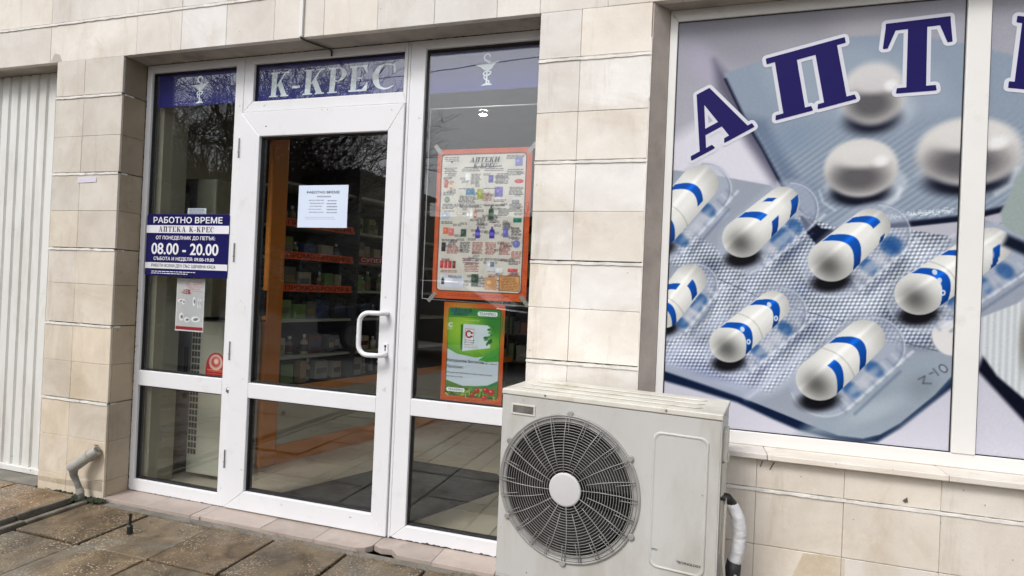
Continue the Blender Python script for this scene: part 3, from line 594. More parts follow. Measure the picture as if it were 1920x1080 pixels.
def lerp(a, b, t): return (a[0] + (b[0] - a[0]) * t, a[1] + (b[1] - a[1]) * t)
def capsule(P, p, q, r, bands, seam=None, bub=True, r2=None, refl=True, dark=1.0, blur=1.0):
    """one printed capsule: p lower-left end centre, q upper-right end centre, r radius; bands = (s, width, t0, t1) along the axis and across"""
    ax, az = q[0] - p[0], q[1] - p[1]; L = math.hypot(ax, az); ux, uz = ax / L, az / L; nx, nz = uz, -ux    # n points to lower right
    r2 = r2 or r
    if bub:      # clear blister bubble with light rim, and the dark gap beneath
        K = 1.42 * r; o = (nx * r * .28, nz * r * .28 - r * .12)
        P.line([(p[0] + o[0], p[1] + o[1]), (q[0] + o[0], q[1] + o[1])], K, (172, 179, 196), .012, .55)
        P.line([(p[0] + nx * K + o[0], p[1] + nz * K + o[1]), (q[0] + nx * K + o[0] + ux * r, q[1] + nz * K + o[1] + uz * r)], .0045, (226, 231, 240), .005, .65)
        P.line([(p[0] + nx * K * 1.25 + o[0], p[1] + nz * K * 1.25 + o[1]), (q[0] + nx * K * 1.2 + o[0], q[1] + nz * K * 1.2 + o[1])], .0035, (84, 96, 128), .006, .55)
        pr_ = [(p[0] + o[0] + K * math.cos(t_) , p[1] + o[1] + K * math.sin(t_)) for t_ in [math.atan2(nz, nx) - R_(a_) for a_ in range(0, 130, 12)]]; P.line(pr_, .0030, (218, 224, 234), .004, .45)
        qr_ = [(q[0] + o[0] + K * .95 * math.cos(t_), q[1] + o[1] + K * .95 * math.sin(t_)) for t_ in [math.atan2(nz, nx) + R_(a_) for a_ in range(0, 140, 12)]]; P.line(qr_, .0035, (120, 128, 146), .005, .6); P.line([(x_ + .006, z_ - .004) for x_, z_ in qr_], .0020, (224, 230, 238), .003, .6)
        P.ell(p[0] + r * .02, p[1] - r * 1.02, r * .85, r * .46, (14, 14, 20), 12, .45, .97)
        for k in range(13):
            s_ = -.1 + 1.3 * k / 12; c0 = (p[0] + ux * L * s_ + nx * r * 1.30, p[1] + uz * L * s_ + nz * r * 1.30)
            P.line([c0, (c0[0] + nx * r * .5, c0[1] + nz * r * .5 - .004)], .0045, (214, 219, 230) if k % 2 else (104, 116, 146), .006, .35)
    if refl:
        for s_, wd, t0, t1 in bands[:3]:
            c0 = (p[0] + ux * L * (s_ * .95) + nx * r * 1.25, p[1] + uz * L * (s_ * .95) + nz * r * 1.25); P.ell(c0[0], c0[1], r * .42, r * .30, (40, 84, 140), math.degrees(math.atan2(nz, nx)), .4, .8)
        c0 = lerp(p, q, .45); P.ell(c0[0] + nx * r * 1.35, c0[1] + nz * r * 1.35, L * .35, r * .22, (196, 198, 205), math.degrees(math.atan2(uz, ux)), .5, .6)
    w = P.win([p, q], max(r, r2) * 1.2); X, Z = P.X[w], P.Z[w]
    if X.size == 0: return
    dx, dz = X - p[0], Z - p[1]; s = (dx * ux + dz * uz) / L; t = dx * nx + dz * nz; rr = r + (r2 - r) * np.clip(s, 0, 1)
    se = np.where(s < 0, s * L, np.where(s > 1, (s - 1) * L, 0)); d = np.sqrt(se ** 2 + t ** 2) - rr; a = np.clip(.5 - d / (.0032 * blur), 0, 1); tt = t / rr
    base = np.ones(X.shape + (3,)) * np.array((229, 229, 226.))
    sh = 1 - .20 * np.clip(tt - .25, 0, 1) - .10 * np.clip(-tt - .5, 0, 1); sh = sh + .10 * np.exp(-((tt + .25) / .12) ** 2)
    base *= sh[..., None]
    # far end softens to grey
    base = base * (1 - .22 * np.clip(s - .95, 0, .4)[..., None] * 2.5)
    if seam is not None:
        e = np.exp(-(((s + .10 * (tt ** 2) - seam) * L) / .0028) ** 2); base -= 34 * e[..., None]
    cap = np.exp(-((((s * L + r * .28) / (r * .62)) ** 2) + ((t - r * .12) / (r * .66)) ** 2) * .9); base = base * (1 - .56 * dark * cap[..., None])
    for s_, wd, t0, t1 in bands:
        c = s - s_ + .72 * r / L * (tt ** 2 - .4); m = np.clip(.5 + (wd * .62 - np.abs(c) * L) / .003, 0, 1) * np.clip(.5 + (tt - t0) / .06, 0, 1) * np.clip(.5 + (t1 - tt) / .06, 0, 1)
        bl = np.ones_like(base) * np.array((14, 84, 172.)) * (1 - .35 * np.clip(tt, 0, 1) ** 2 + .35 * np.exp(-((tt + .2) / .14) ** 2))[..., None]
        base = base * (1 - m[..., None]) + bl * m[..., None]
    P.c[w] = P.c[w] * (1 - a[..., None]) + np.clip(base, 0, 255) * a[..., None]

def foil(P, clipf):
    """embossed foil: crossed rows of light dots and slanted streaks"""
    X, Z = P.X, P.Z; m = clipf
    u = X * .80 + Z * .60; v = -X * .60 + Z * .80
    dots = (np.sin(u * 2 * math.pi / .0260) * np.sin(v * 2 * math.pi / .0170)); P.c += (np.clip(dots * 1.5, -.65, 1) * 62 * m)[..., None]
    nz_ = np.sin(u * 31 + 2 * np.sin(v * 17)) * np.sin(v * 23 + 1.5 * np.sin(u * 11)); P.c += (nz_ * 20 * m)[..., None] * np.array((1, 1, 1.1))

def paint_window(x0, x1, res):
    P = Print(x0, x1, .713, 2.398, res, (188, 187, 200), .84); X, Z = P.X, P.Z
    t = np.clip((Z - .713) / 1.685, 0, 1)[..., None]
    P.c = np.array((203, 202, 214.)) * (1 - t) + np.array((158, 158, 168.)) * t
    P.ell(*(0.108, 2.318), .20, .09, (138, 136, 146), -20, .7, .6); P.ell(*(0.398, 2.346), .22, .08, (146, 145, 152), -10, .7, .6); P.ell(*(0.610, 2.317), .1, .08, (176, 172, 178), 0, .8, .6)
    P.ell(*(0.043, 2.212), .10, .05, (176, 168, 190), -50, .8, .6)
    P.ell(*(0.275, 2.159), .05, .03, (70, 66, 78), -10, .8, .9)
    P.poly([(-0.096, 1.893), (0.009, 1.964), (0.199, 1.955), (0.270, 1.844), (0.358, 1.691), (0.132, 1.711), (-0.090, 1.761)], (222, 220, 230), .03, .8)
    # upper blister
    up = [(0.114, 2.170), (0.198, 1.992), (0.269, 1.871), (0.349, 1.718), (0.434, 1.593), (0.515, 1.534), (0.599, 1.538), (0.982, 1.590), (1.161, 1.643), (1.190, 1.961), (1.105, 2.167), (0.968, 2.218), (0.760, 2.278), (0.496, 2.284)]
    P.poly([(0.073, 2.228), (0.159, 2.121), (0.231, 1.990), (0.356, 1.735), (0.325, 1.709), (0.210, 1.882), (0.091, 2.107)], (100, 98, 116), .030)
    P.poly([(x, z - .022) for x, z in up], (16, 20, 44), .005)
    P.poly(up, (142, 154, 170), .009)
    P.poly([(0.241, 2.189), (0.574, 2.251), (0.873, 2.143), (0.934, 1.990), (0.843, 1.961), (0.347, 1.985)], (152, 163, 178), .03, .9)
    ins = np.clip(.5 - P.sdpoly(up, X, Z) / .01, 0, 1); v = -X * .55 + Z * .83
    low = np.clip(((-0.172, 1.971)[1] - Z) / .15, 0, 1); hatch = np.sin((X * .62 - Z * .78) * 2 * math.pi / .020); P.c += (hatch * 9 * ins * low)[..., None]
    P.poly([(0.198, 1.992), (0.282, 1.970), (0.405, 1.734), (0.357, 1.708)], (88, 102, 130), .02, .55)
    P.ell(*(0.383, 1.894), .08, .06, (126, 144, 166), 20, .8, .5); P.ell(*(0.440, 1.646), .06, .07, (118, 132, 152), 20, .7, .6)
    for k in range(260):
        q = (rng.uniform((0.704, 2.411)[0], (0.935, 2.387)[0]), 0); zz = (-0.156, 1.568)[1] + (q[0] - (0.704, 2.411)[0]) * .12 + rng.normal(0, .006) + .010; P.ell(q[0], zz, .003, .002, (225, 232, 240), 0, .6, rng.uniform(.2, .8))
    def dome(cx, cz, rx, rz, bl, top=(214, 212, 210), flat=.0):
        P.ell(cx + rx * .15, cz - rz * .62, rx * 1.12, rz * .72, (188, 196, 206), 5, bl, .7)
        P.ell(cx - rx * .0, cz - rz * .86, rx * .80, rz * .46, (12, 15, 32), 4, .22 + bl, .98)
        P.ell(cx, cz, rx, rz, (210, 208, 206), 0, bl * .5 + .05, 1)
        P.ell(cx, cz - rz * .25, rx * .92, rz * .72, (164, 160, 160), 0, .3, .75); P.ell(cx - rx * .05, cz - rz * .34, rx * .66, rz * .46, (84, 82, 86), 0, .55, .85)
        P.ell(cx, cz + rz * .42, rx * .72, rz * .42, top, 0, .4, .9); P.ell(cx + rx * .55, cz + rz * .22, rx * .20, rz * .18, (236, 236, 236), 20, .6, .8)
    dome(*(0.657, 2.056), .108, .118, .30, (206, 202, 204)); dome(*(0.625, 1.770), .126, .112, .10); dome(*(0.974, 1.824), .165, .125, .16)
    P.line([(0.486, 1.681), (0.499, 1.637), (0.543, 1.606)], .003, (206, 214, 222), .006, .7); P.line([(0.709, 1.619), (0.752, 1.653), (0.762, 1.687)], .006, (214, 222, 228), .008, .8)
    P.line([(1.064, 1.667), (1.107, 1.699), (1.125, 1.755)], .006, (214, 222, 228), .01, .7)
    # lower blister
    lo = [(-0.109, 1.780), (0.105, 1.748), (0.308, 1.705), (0.442, 1.584), (0.557, 1.536), (0.765, 1.538), (0.921, 1.510), (0.937, 1.494), (1.026, 1.576), (1.158, 1.515), (1.193, 1.330), (1.137, 1.266), (1.038, 1.216), (0.951, 1.193), (0.956, 1.002), (0.898, 0.919), (0.791, 0.803), (0.727, 0.753), (0.670, 0.731), (0.586, 0.733), (0.481, 0.764), (0.290, 0.828), (0.100, 0.890), (-0.089, 0.934)]
    P.poly([(-0.099, 0.925), (-0.089, 0.934), (0.290, 0.833), (0.481, 0.769), (0.727, 0.767), (0.955, 1.011), (0.957, 0.957), (0.899, 0.897), (0.791, 0.784), (0.720, 0.725), (0.662, 0.713), (0.569, 0.716), (0.447, 0.738), (0.356, 0.770), (0.216, 0.825), (0.023, 0.868), (-0.097, 0.892)], (16, 32, 62), .009)
    P.poly(lo, (152, 159, 172), .004)
    il = np.clip(.5 - P.sdpoly(lo, X, Z) / .006, 0, 1)
    P.poly([(0.448, 0.717), (0.670, 0.731), (0.791, 0.803), (0.956, 1.002), (0.953, 1.084), (0.853, 1.077), (0.694, 0.990), (0.531, 0.823)], (148, 160, 172), .03, .9, clip=lambda a, b: np.ones(a.shape))
    P.poly([(-0.082, 1.009), (0.064, 1.061), (0.401, 1.005), (0.243, 0.853), (-0.085, 0.947)], (176, 182, 204), .02, .8)
    for (cx, cz), w_, h_, a_, c_, al in (((0.067, 1.352), .06, .03, 30, (70, 80, 108), .55), ((0.418, 1.280), .09, .035, 35, (84, 94, 120), .5), ((0.385, 1.446), .05, .03, 35, (74, 84, 112), .5), ((0.737, 1.181), .07, .04, 35, (84, 94, 116), .55), ((0.236, 1.292), .05, .05, 30, (176, 184, 204), .6), ((0.619, 1.231), .10, .03, 38, (196, 204, 222), .6),
            ((0.467, 1.136), .08, .03, 35, (92, 102, 130), .45), ((0.008, 1.252), .06, .02, 35, (92, 100, 132), .5), ((0.369, 0.924), .10, .03, 38, (196, 202, 220), .6), ((0.098, 0.941), .10, .025, -10, (110, 118, 148), .5), ((0.836, 1.112), .06, .03, 0, (96, 104, 124), .5), ((0.857, 1.428), .06, .03, 35, (190, 198, 214), .5), ((-0.075, 1.093), .05, .03, 40, (96, 110, 150), .5), ((0.699, 0.840), .10, .03, 30, (178, 188, 198), .6), ((0.858, 0.948), .05, .04, 40, (120, 130, 140), .5)):
        P.ell(cx, cz, w_, h_, c_, a_, .8, al)
    zone = np.clip(.5 - P.sdpoly([(-0.013, 1.530), (0.262, 1.343), (0.380, 1.573), (0.503, 1.593), (0.924, 1.530), (0.946, 1.229), (0.962, 1.085), (0.739, 1.106), (0.604, 1.173), (0.438, 0.988), (0.334, 0.881), (-0.070, 0.969), (-0.074, 1.051), (0.099, 1.165), (0.083, 1.307), (-0.067, 1.384)], X, Z) / .03, 0, 1)
    foil(P, zone * il)
    P.line([(0.092, 1.337), (0.179, 1.300), (0.293, 1.250), (0.465, 1.204), (0.587, 1.172)], .0016, (66, 74, 92), .002, .8); P.line([(0.722, 1.124), (0.812, 1.102), (0.908, 1.081)], .0016, (66, 74, 92), .002, .7)
    for a, b in (((0.940, 1.517), (0.595, 1.182)), ((0.596, 1.173), (0.262, 0.850)), ((0.454, 1.505), (0.096, 1.236)), ((0.263, 1.293), (-0.072, 1.010))):
        P.line([a, b], .0035, (206, 212, 226), .004, .55)
    # dark gap between the blisters and the shade of the upper one
    P.poly([(0.419, 1.584), (0.454, 1.573), (0.499, 1.535), (0.567, 1.525), (0.550, 1.465), (0.482, 1.470), (0.441, 1.524)], (12, 18, 42), .005); 
    # lighter streaks behind
    P.line([(-0.090, 1.446), (0.139, 1.592)], .014, (186, 192, 214), .010, .5); P.line([(-0.071, 0.984), (0.156, 1.168)], .014, (186, 192, 214), .010, .5); P.line([(0.253, 0.849), (0.470, 1.068)], .012, (196, 202, 222), .010, .5)
    # printed marks stamped at the foil corner
    for a, b in (((0.845, 0.973), (0.864, 0.985)), ((0.864, 0.985), (0.860, 0.959)), ((0.860, 0.959), (0.885, 0.960)), ((0.880, 0.996), (0.889, 1.001)), ((0.891, 1.015), (0.907, 0.994))): P.line([a, b], .0028, (84, 88, 100), .003, .8)
    c0 = (0.922, 1.019); P.ell(*c0, .013, .018, (84, 88, 100), 40, .15, .8); P.ell(*c0, .008, .012, (160, 168, 180), 40, .15, 1)
    c0 = (0.934, 1.133); P.ell(c0[0], c0[1] - .004, .052, .072, (150, 158, 172), 20, .12, .8); P.ell(*c0, .050, .066, (216, 214, 214), 20, .08)
    # capsules
    capsule(P, (-0.119, 1.524), (0.033, 1.714), .078, [(.10, .026, -.95, 1), (.80, .026, -.95, .75)], .45, dark=.4)
    capsule(P, (-0.084, 1.175), (0.013, 1.314), .066, [(.05, .024, -.6, 1), (.62, .026, -.95, -.3), (.84, .028, .1, .9)], .35, dark=.3)
    capsule(P, (0.213, 1.493), (0.354, 1.636), .080, [(.44, .028, -.95, -.05), (.62, .028, .40, 1), (.88, .018, -.8, -.45), (1.12, .028, .25, 1)], None, r2=.064)
    capsule(P, (0.538, 1.410), (0.666, 1.544), .083, [(.42, .030, -.95, 1), (.98, .028, -.95, .2), (1.1, .018, .8, 1)], None, r2=.068)
    capsule(P, (0.835, 1.293), (1.052, 1.477), .080, [(.26, .028, -.95, 1), (.66, .026, -.95, 0), (.97, .022, .2, 1)], .45, r2=.066)
    capsule(P, (0.177, 1.060), (0.335, 1.222), .076, [(.28, .028, -.95, 1), (.92, .028, -.95, 1)], .58, r2=.060)
    capsule(P, (0.511, 0.944), (0.661, 1.115), .083, [(.24, .028, -.2, 1), (.76, .028, -.95, 1)], .52, r2=.070)
    for c0, a_ in (((0.883, 1.375), 20), ((0.899, 1.344), 0), ((0.912, 1.299), 0), ((0.225, 1.122), 20), ((0.250, 1.073), 0), ((0.321, 1.226), 20), ((0.348, 1.173), 0)):
        P.ell(*c0, .008, .011, (222, 226, 234), a_, .2, .9)
    for c0 in ((0.912, 1.299), (0.250, 1.073), (0.348, 1.173)): P.ell(*c0, .0035, .006, (30, 96, 170), 0, .2, .9)
    # right-hand sheet
    P.poly([(1.028, 1.020), (1.074, 0.966), (1.181, 0.842), (1.452, 0.606), (1.442, 0.934), (1.176, 1.022), (1.053, 1.109)], (14, 16, 36), .010)
    P.poly([(1.037, 1.215), (1.167, 1.285), (1.457, 1.412), (1.563, 0.695), (1.281, 0.843), (1.179, 0.924), (1.089, 1.005), (1.034, 1.088)], lambda a, b: np.array((198, 202, 206.)) + (np.sin(a * 2 * math.pi / .020) * 12)[..., None], .006)
    P.ell(*(1.172, 1.136), .02, .10, (110, 106, 98), 0, .8, .8)
    P.poly([(1.104, 1.517), (1.216, 1.462), (1.427, 1.448), (1.429, 1.374), (1.162, 1.442), (1.090, 1.479)], (16, 24, 44), .012)
    P.poly([(1.079, 1.598), (1.151, 1.787), (1.276, 2.010), (1.483, 1.998), (1.498, 1.468), (1.215, 1.496), (1.128, 1.518), (1.087, 1.552)], (152, 164, 162), .006)
    P.c = 132 + (P.c - 132) * 1.10 + np.array((-1, 0, 0.)); P.grain(2.2)
    return P
P = paint_window(-.0755, .952, .0025); P.build('print', PRT, .1005, win)
P = paint_window(1.027, 2.12, .0045); P.build('print', PRT, .1005, win)
def letter(ch, q):
    m = MB(); glyph(m, ch, q, .0995, r=.0165, dy=.00006); m.build('letter_outline', WL, win, recalc=False)
    m = MB(); glyph(m, ch, q, .0985, r=.0030, dy=.00006); m.build('letter', NV, win, recalc=False)
letter('А', [(-0.003, 1.813), (0.235, 1.945), (0.156, 2.160), (-0.087, 2.034)])
letter('П', [(0.319, 1.970), (0.598, 2.039), (0.550, 2.278), (0.274, 2.216)])
letter('Т', [(0.687, 2.051), (0.912, 2.059), (0.905, 2.327), (0.687, 2.317)])
letter('Е', [(1.090, 2.053), (1.265, 2.023), (1.281, 2.265), (1.109, 2.307)])
letter('К', [(1.42, 2.10), (1.56, 2.06), (1.60, 2.20), (1.46, 2.24)]); letter('А', [(1.70, 2.00), (1.84, 1.94), (1.89, 2.07), (1.75, 2.13)])

# ================================================================== SIGNS AND POSTERS
INK = plain((40, 38, 48)); WHITE = plain((226, 226, 232), .4); RED = plain((170, 30, 40)); NAVYP = simple('navy_plastic', lin((26, 24, 86)), .25, var=.05, vscale=5)
hs_ = empty('opening_hours_sign', (0, 0, 0), label='navy blue opening hours sign with white lettering on the left side light', cat='sign')
m = MB(); m.prism(rrect(-2.974, -2.393, 1.236, 1.588, .012), .1405, .1445); m.build('panel', NAVYP, hs_, bevel=.001)
m = MB(); m.box(-2.974, -2.393, .1397, .1403, 1.480, 1.524); m.box(-2.974, -2.393, .1397, .1403, 1.278, 1.312); m.build('white_stripe', WHITE, hs_)
text('РАБОТНО ВРЕМЕ', -2.925, -2.440, 1.537, 1.571, .1398, WHITE, hs_, .03)
serif('АПТЕКА К-КРЕС', -2.885, -2.492, 1.487, 1.517, .1392, INK, hs_, gap=.16)
text('ОТ ПОНЕДЕЛНИК ДО ПЕТЪК:', -2.902, -2.484, 1.440, 1.464, .1398, WHITE, hs_, .028)
text('08.00 - 20.00', -2.930, -2.460, 1.360, 1.422, .1398, WHITE, hs_, .035)
text('СЪБОТА И НЕДЕЛЯ: 09.00-19.00', -2.912, -2.486, 1.322, 1.345, .1398, WHITE, hs_, .03)
text('РАБОТИ ВСЕКИ ДЕН СЪС ЗДРАВНА КАСА', -2.925, -2.472, 1.284, 1.305, .1392, INK, hs_, .015)
m = MB(); r = random.Random(5)
for row, z in enumerate((1.262, 1.251)):
    x = -2.925
    while x < (-2.615 if row == 0 else -2.67): w = r.uniform(.008, .026); m.box(x, x + w, .1398, .1402, z - .002, z + .002); x += w + .005
m.build('small_print', WHITE, hs_)

PAPER = attr_mat('printed_paper', .55, .15); 
def sheet(P_, name, y, lab, cat, wave=.0008, mats=PAPER, extra=None):
    o = P_.build(name, mats, y, None, wave); o['label'] = lab; o['category'] = cat; return o
def dashes(P, x0, x1, z0, z1, n, col, h=.0018, r=random.Random(2), al=.8):
    for k in range(n):
        z = z1 - (z1 - z0) * (k + .5) / n; x = x0 + r.uniform(0, .1) * (x1 - x0)
        while x < x1 - r.uniform(0, .2) * (x1 - x0): w = r.uniform(.006, .022); P.line([(x, z), (min(x + w, x1), z)], h, col, .0012, al); x += w + .006
# white flyer with -15%
P = Print(-2.772, -2.573, .930, 1.228, .003, (205, 200, 200)); P.poly([(-2.772, .93), (-2.573, .93), (-2.573, 1.228), (-2.772, 1.228)], (214, 212, 212), .002)
P.poly([(-2.765, .94), (-2.580, .94), (-2.580, 1.22), (-2.765, 1.22)], (196, 192, 194), .003); P.ell(-2.66, 1.05, .07, .10, (182, 180, 184), 0, .6, .7)
P.poly([(-2.768, .938), (-2.577, .938), (-2.577, .956), (-2.768, .956)], (150, 30, 40), .002); P.line([(-2.69, 1.205), (-2.70, 1.19), (-2.66, 1.17)], .006, (196, 130, 140), .008, .6); dashes(P, -2.66, -2.59, 1.15, 1.215, 5, (190, 110, 120))
for a, b, c_, d_ in ((-2.735, 1.10, .028, .010), (-2.72, 1.095, .010, .014), (-2.645, 1.10, .010, .026), (-2.615, 1.09, .004, .030), (-2.60, 1.09, .004, .026), (-2.73, 1.01, .016, .022), (-2.69, .995, .02, .014), (-2.63, 1.0, .03, .016)):
    P.ell(a, b, c_, d_, (236, 236, 238), 0, .2); P.ell(a + .003, b, c_ * .6, d_ * .5, (96, 92, 96), 10, .4, .8)
fl = empty('discount_flyer', (0, 0, 0), label='white flyer offering -15% taped under the opening hours sign', cat='flyer'); P.build('sheet', PAPER, .1750, fl, .0004)
text('-15%', -2.735, -2.672, 1.140, 1.166, .1735, RED, fl, .03)
P = Print(-2.719, -2.588, 1.588, 1.626, .003, (200, 204, 214)); dashes(P, -2.712, -2.595, 1.592, 1.624, 4, (90, 90, 110)); sheet(P, 'paper_note', .1745, 'tiny paper note just above the navy opening hours sign', 'note', 0)
# red round-topped sticker
P = Print(-2.541, -2.402, .694, .826, .0025, (150, 30, 32))
P.ell(-2.472, .770, .046, .044, (206, 180, 170), 0, .15); P.ell(-2.474, .772, .032, .030, (170, 70, 62), 0, .3); P.ell(-2.47, .776, .016, .016, (214, 186, 176), 0, .4); dashes(P, -2.53, -2.415, .70, .725, 2, (220, 130, 90)); P.line([(-2.53, .728), (-2.41, .726)], .002, (216, 150, 96))
st = P.build('door_sticker', PAPER, .1738); me = st.data; bm = bmesh.new(); bm.from_mesh(me)
bmesh.ops.delete(bm, geom=[v for v in bm.verts if v.co.z > .745 and math.hypot((v.co.x + 2.4715) / .069, (v.co.z - .745) / .081) > 1], context='VERTS'); bm.to_mesh(me); bm.free()
tag(st, 'red round topped sticker in the lower corner of the left pane', 'sticker')
# white sheet on the door
dn = empty('hours_notice', (0, 0, 0), label='pale bluish paper listing working hours on the door glass', cat='notice')
P = Print(-1.970, -1.672, 1.522, 1.743, .003, (196, 208, 226)); P.ell(-1.8, 1.65, .1, .07, (202, 213, 230), 0, .8, .7)
for k in range(5): dashes(P, -1.905, -1.815, 1.665 - .0155 * k - .006, 1.665 - .0155 * k + .004, 1, (96, 98, 116), .0018); dashes(P, -1.795, -1.735, 1.663 - .0155 * k - .006, 1.663 - .0155 * k + .004, 1, (80, 82, 100), .0022)
dashes(P, -1.925, -1.73, 1.563, 1.580, 2, (150, 156, 176), .0014); P.line([(-1.855, 1.684), (-1.775, 1.683)], .003, (110, 112, 130), .002, .7)
P.build('sheet', PAPER, .1585, dn, .0006)
text('РАБОТНО ВРЕМЕ', -1.918, -1.722, 1.700, 1.713, .1568, INK, dn, .0)
# orange framed product poster
OR = (196, 88, 48); P = Print(-1.190, -.710, 1.187, 1.912, .0024, OR, 1.0); rp = random.Random(21)
X, Z = P.X, P.Z; P.poly(rrect(-1.168, -.735, 1.223, 1.888, .018), (40, 34, 44), .002); P.poly(rrect(-1.164, -.739, 1.227, 1.884, .016), (206, 200, 192), .002)
def U(u, v): return (-1.164 + .425 * u, 1.884 - .657 * v)
def item(u, v, w, h, c, kind=0):
    x, z = U(u, v)
    if kind == 0: P.poly([(x - w, z - h), (x + w, z - h), (x + w, z + h), (x - w, z + h)], c, .002); P.ell(x - w * .3, z + h * .2, w * .4, h * .3, tuple(min(255, k + 60) for k in c), 0, .4, .6)
    elif kind == 1: P.ell(x, z, w, h, c, 0, .15); P.ell(x - w * .2, z + h * .2, w * .3, h * .4, tuple(min(255, k + 60) for k in c), 0, .5, .5)
    else: P.poly([(x - w, z - h), (x + w, z - h), (x + w, z + h * .4), (x + w * .35, z + h * .65), (x + w * .35, z + h), (x - w * .35, z + h), (x - w * .35, z + h * .65), (x - w, z + h * .4)], c, .0015); P.poly([(x - w * .8, z - h * .5), (x + w * .8, z - h * .5), (x + w * .8, z), (x - w * .8, z)], tuple(min(255, k + 50) for k in c), .002)
for (u0, u1, v0, v1, n, c_) in ((.03, .20, .01, .05, 3, 0), (.03, .18, .09, .14, 4, 0), (.24, .46, .10, .125, 2, 0), (.52, .74, .10, .125, 2, 0), (.76, .98, .01, .04, 3, 0), (.78, .97, .11, .16, 4, 0),
        (.36, .48, .14, .22, 8, 0), (.66, .80, .14, .22, 8, 0), (.02, .14, .16, .18, 2, 0), (.02, .18, .27, .30, 3, 0), (.22, .44, .24, .26, 1, 0), (.5, .76, .24, .26, 1, 0), (.22, .42, .30, .36, 6, 0), (.50, .62, .28, .34, 6, 1), (.82, .98, .24, .30, 6, 0), (.64, .8, .33, .35, 2, 0),
        (.02, .18, .36, .40, 4, 0), (.22, .5, .365, .39, 3, 0), (.52, .78, .365, .38, 2, 0), (.70, .82, .39, .45, 6, 0), (.82, .98, .36, .42, 6, 0), (.05, .2, .41, .42, 1, 0), (.02, .16, .49, .51, 2, 0), (.86, .98, .53, .59, 7, 0), (.45, .55, .46, .52, 6, 0), (.60, .70, .46, .50, 4, 0), (.76, .84, .48, .55, 6, 0),
        (.02, .22, .62, .64, 2, 0), (.26, .38, .64, .72, 8, 0), (.41, .53, .64, .73, 9, 1), (.57, .69, .64, .73, 9, 1), (.73, .86, .64, .73, 9, 1), (.87, .99, .70, .76, 6, 1), (.10, .24, .66, .73, 7, 1), (.30, .5, .755, .80, 3, 0), (.32, .5, .79, .86, 6, 1), (.55, .82, .755, .775, 2, 0), (.84, .98, .77, .80, 3, 0), (.03, .25, .85, .87, 2, 1), (.62, .74, .87, .98, 9, 1), (.85, .98, .86, .88, 2, 1), (.5, .58, .90, .97, 6, 0)):
    a = U(u0, v1); b = U(u1, v0); dashes(P, a[0], b[0], a[1], b[1], n, (140, 56, 52) if c_ else (58, 56, 64), .0017, rp, .95)
for k in range(90):                            # more columns of small print between the products
    u, v = rp.uniform(.02, .90), rp.uniform(.12, .96); a = U(u, v + .02); b = U(u + rp.uniform(.06, .12), v); dashes(P, a[0], b[0], a[1], b[1], 3, (84, 80, 88), .0013, rp, .8)
for a in ((.12, .05, .006, .006, (90, 90, 90), 1), (.92, .06, .018, .020, (120, 120, 180), 0), (.06, .21, .010, .020, (180, 90, 70), 0), (.12, .22, .008, .022, (200, 150, 110), 2), (.32, .16, .012, .018, (230, 230, 232), 0), (.60, .18, .012, .018, (80, 74, 150), 0),
          (.93, .20, .022, .010, (190, 50, 60), 1), (.36, .275, .022, .014, (40, 110, 150), 0), (.48, .29, .015, .024, (150, 160, 40), 0), (.70, .275, .020, .024, (110, 100, 170), 0), (.08, .33, .014, .016, (120, 140, 120), 1), (.9, .35, .018, .010, (120, 124, 130), 0),
          (.34, .43, .008, .026, (214, 204, 204), 2), (.38, .43, .008, .026, (226, 226, 226), 2), (.43, .43, .008, .024, (170, 120, 110), 2), (.62, .425, .013, .034, (50, 74, 60), 2), (.93, .48, .020, .010, (20, 110, 90), 0), (.07, .45, .020, .016, (176, 186, 204), 0),
          (.08, .56, .014, .016, (210, 110, 80), 0), (.15, .57, .014, .018, (206, 120, 120), 0), (.30, .575, .014, .018, (60, 84, 70), 0), (.47, .57, .012, .028, (70, 60, 150), 2), (.64, .57, .013, .028, (66, 56, 150), 2), (.80, .57, .012, .022, (110, 110, 180), 0), (.93, .65, .018, .018, (110, 114, 180), 1),
          (.06, .68, .011, .022, (50, 46, 50), 0), (.05, .81, .009, .018, (190, 60, 60), 0), (.10, .81, .008, .018, (190, 60, 60), 0), (.15, .81, .009, .018, (190, 60, 60), 0), (.20, .81, .008, .018, (110, 70, 60), 0), (.64, .81, .022, .026, (206, 206, 210), 0), (.66, .80, .010, .012, (120, 124, 140), 0), (.74, .84, .018, .012, (220, 220, 224), 0),
          (.90, .84, .024, .008, (190, 70, 76), 0), (.18, .93, .060, .030, (206, 208, 222), 0), (.07, .93, .008, .018, (60, 56, 70), 2), (.46, .92, .018, .030, (60, 80, 70), 0), (.36, .77, .020, .006, (150, 110, 120), 0), (.65, .94, .030, .030, (198, 150, 110), 0)):
    item(*a)
x, z = U(.75, .88); P.poly(rrect(x, x + .10, z - .070, z, .006), (206, 150, 96), .002); dashes(P, x + .008, x + .09, z - .066, z - .006, 8, (80, 60, 50), .0014, rp); P.line([(x, z), (x + .1, z), (x + .1, z - .07), (x, z - .07), (x, z)], .0012, (50, 40, 40))
P.c += (6 * np.sin(X * 46 + 3 * np.sin(Z * 19)) * np.sin(Z * 33 + X * 14))[..., None]; P.line([U(.28, .095), U(.72, .088)], .0018, (50, 46, 58)); dashes(P, -1.13, -.78, 1.198, 1.214, 2, (120, 50, 36), .0014)
P.c[:, :int(P.nx * .015)] *= .93
pa = empty('product_poster', (0, 0, 0), label='tall orange bordered poster full of small products with prices', cat='poster'); P.build('sheet', PAPER, .1765, pa, .0012)
serif('АПТЕКИ', -1.020, -.872, 1.846, 1.870, .1745, INK, pa, slant=.25); serif('К-КРЕС', -1.002, -.885, 1.818, 1.841, .1745, INK, pa, slant=.25)
text('REVALID', -1.105, -1.035, 1.288, 1.300, .1745, INK, pa, .0)
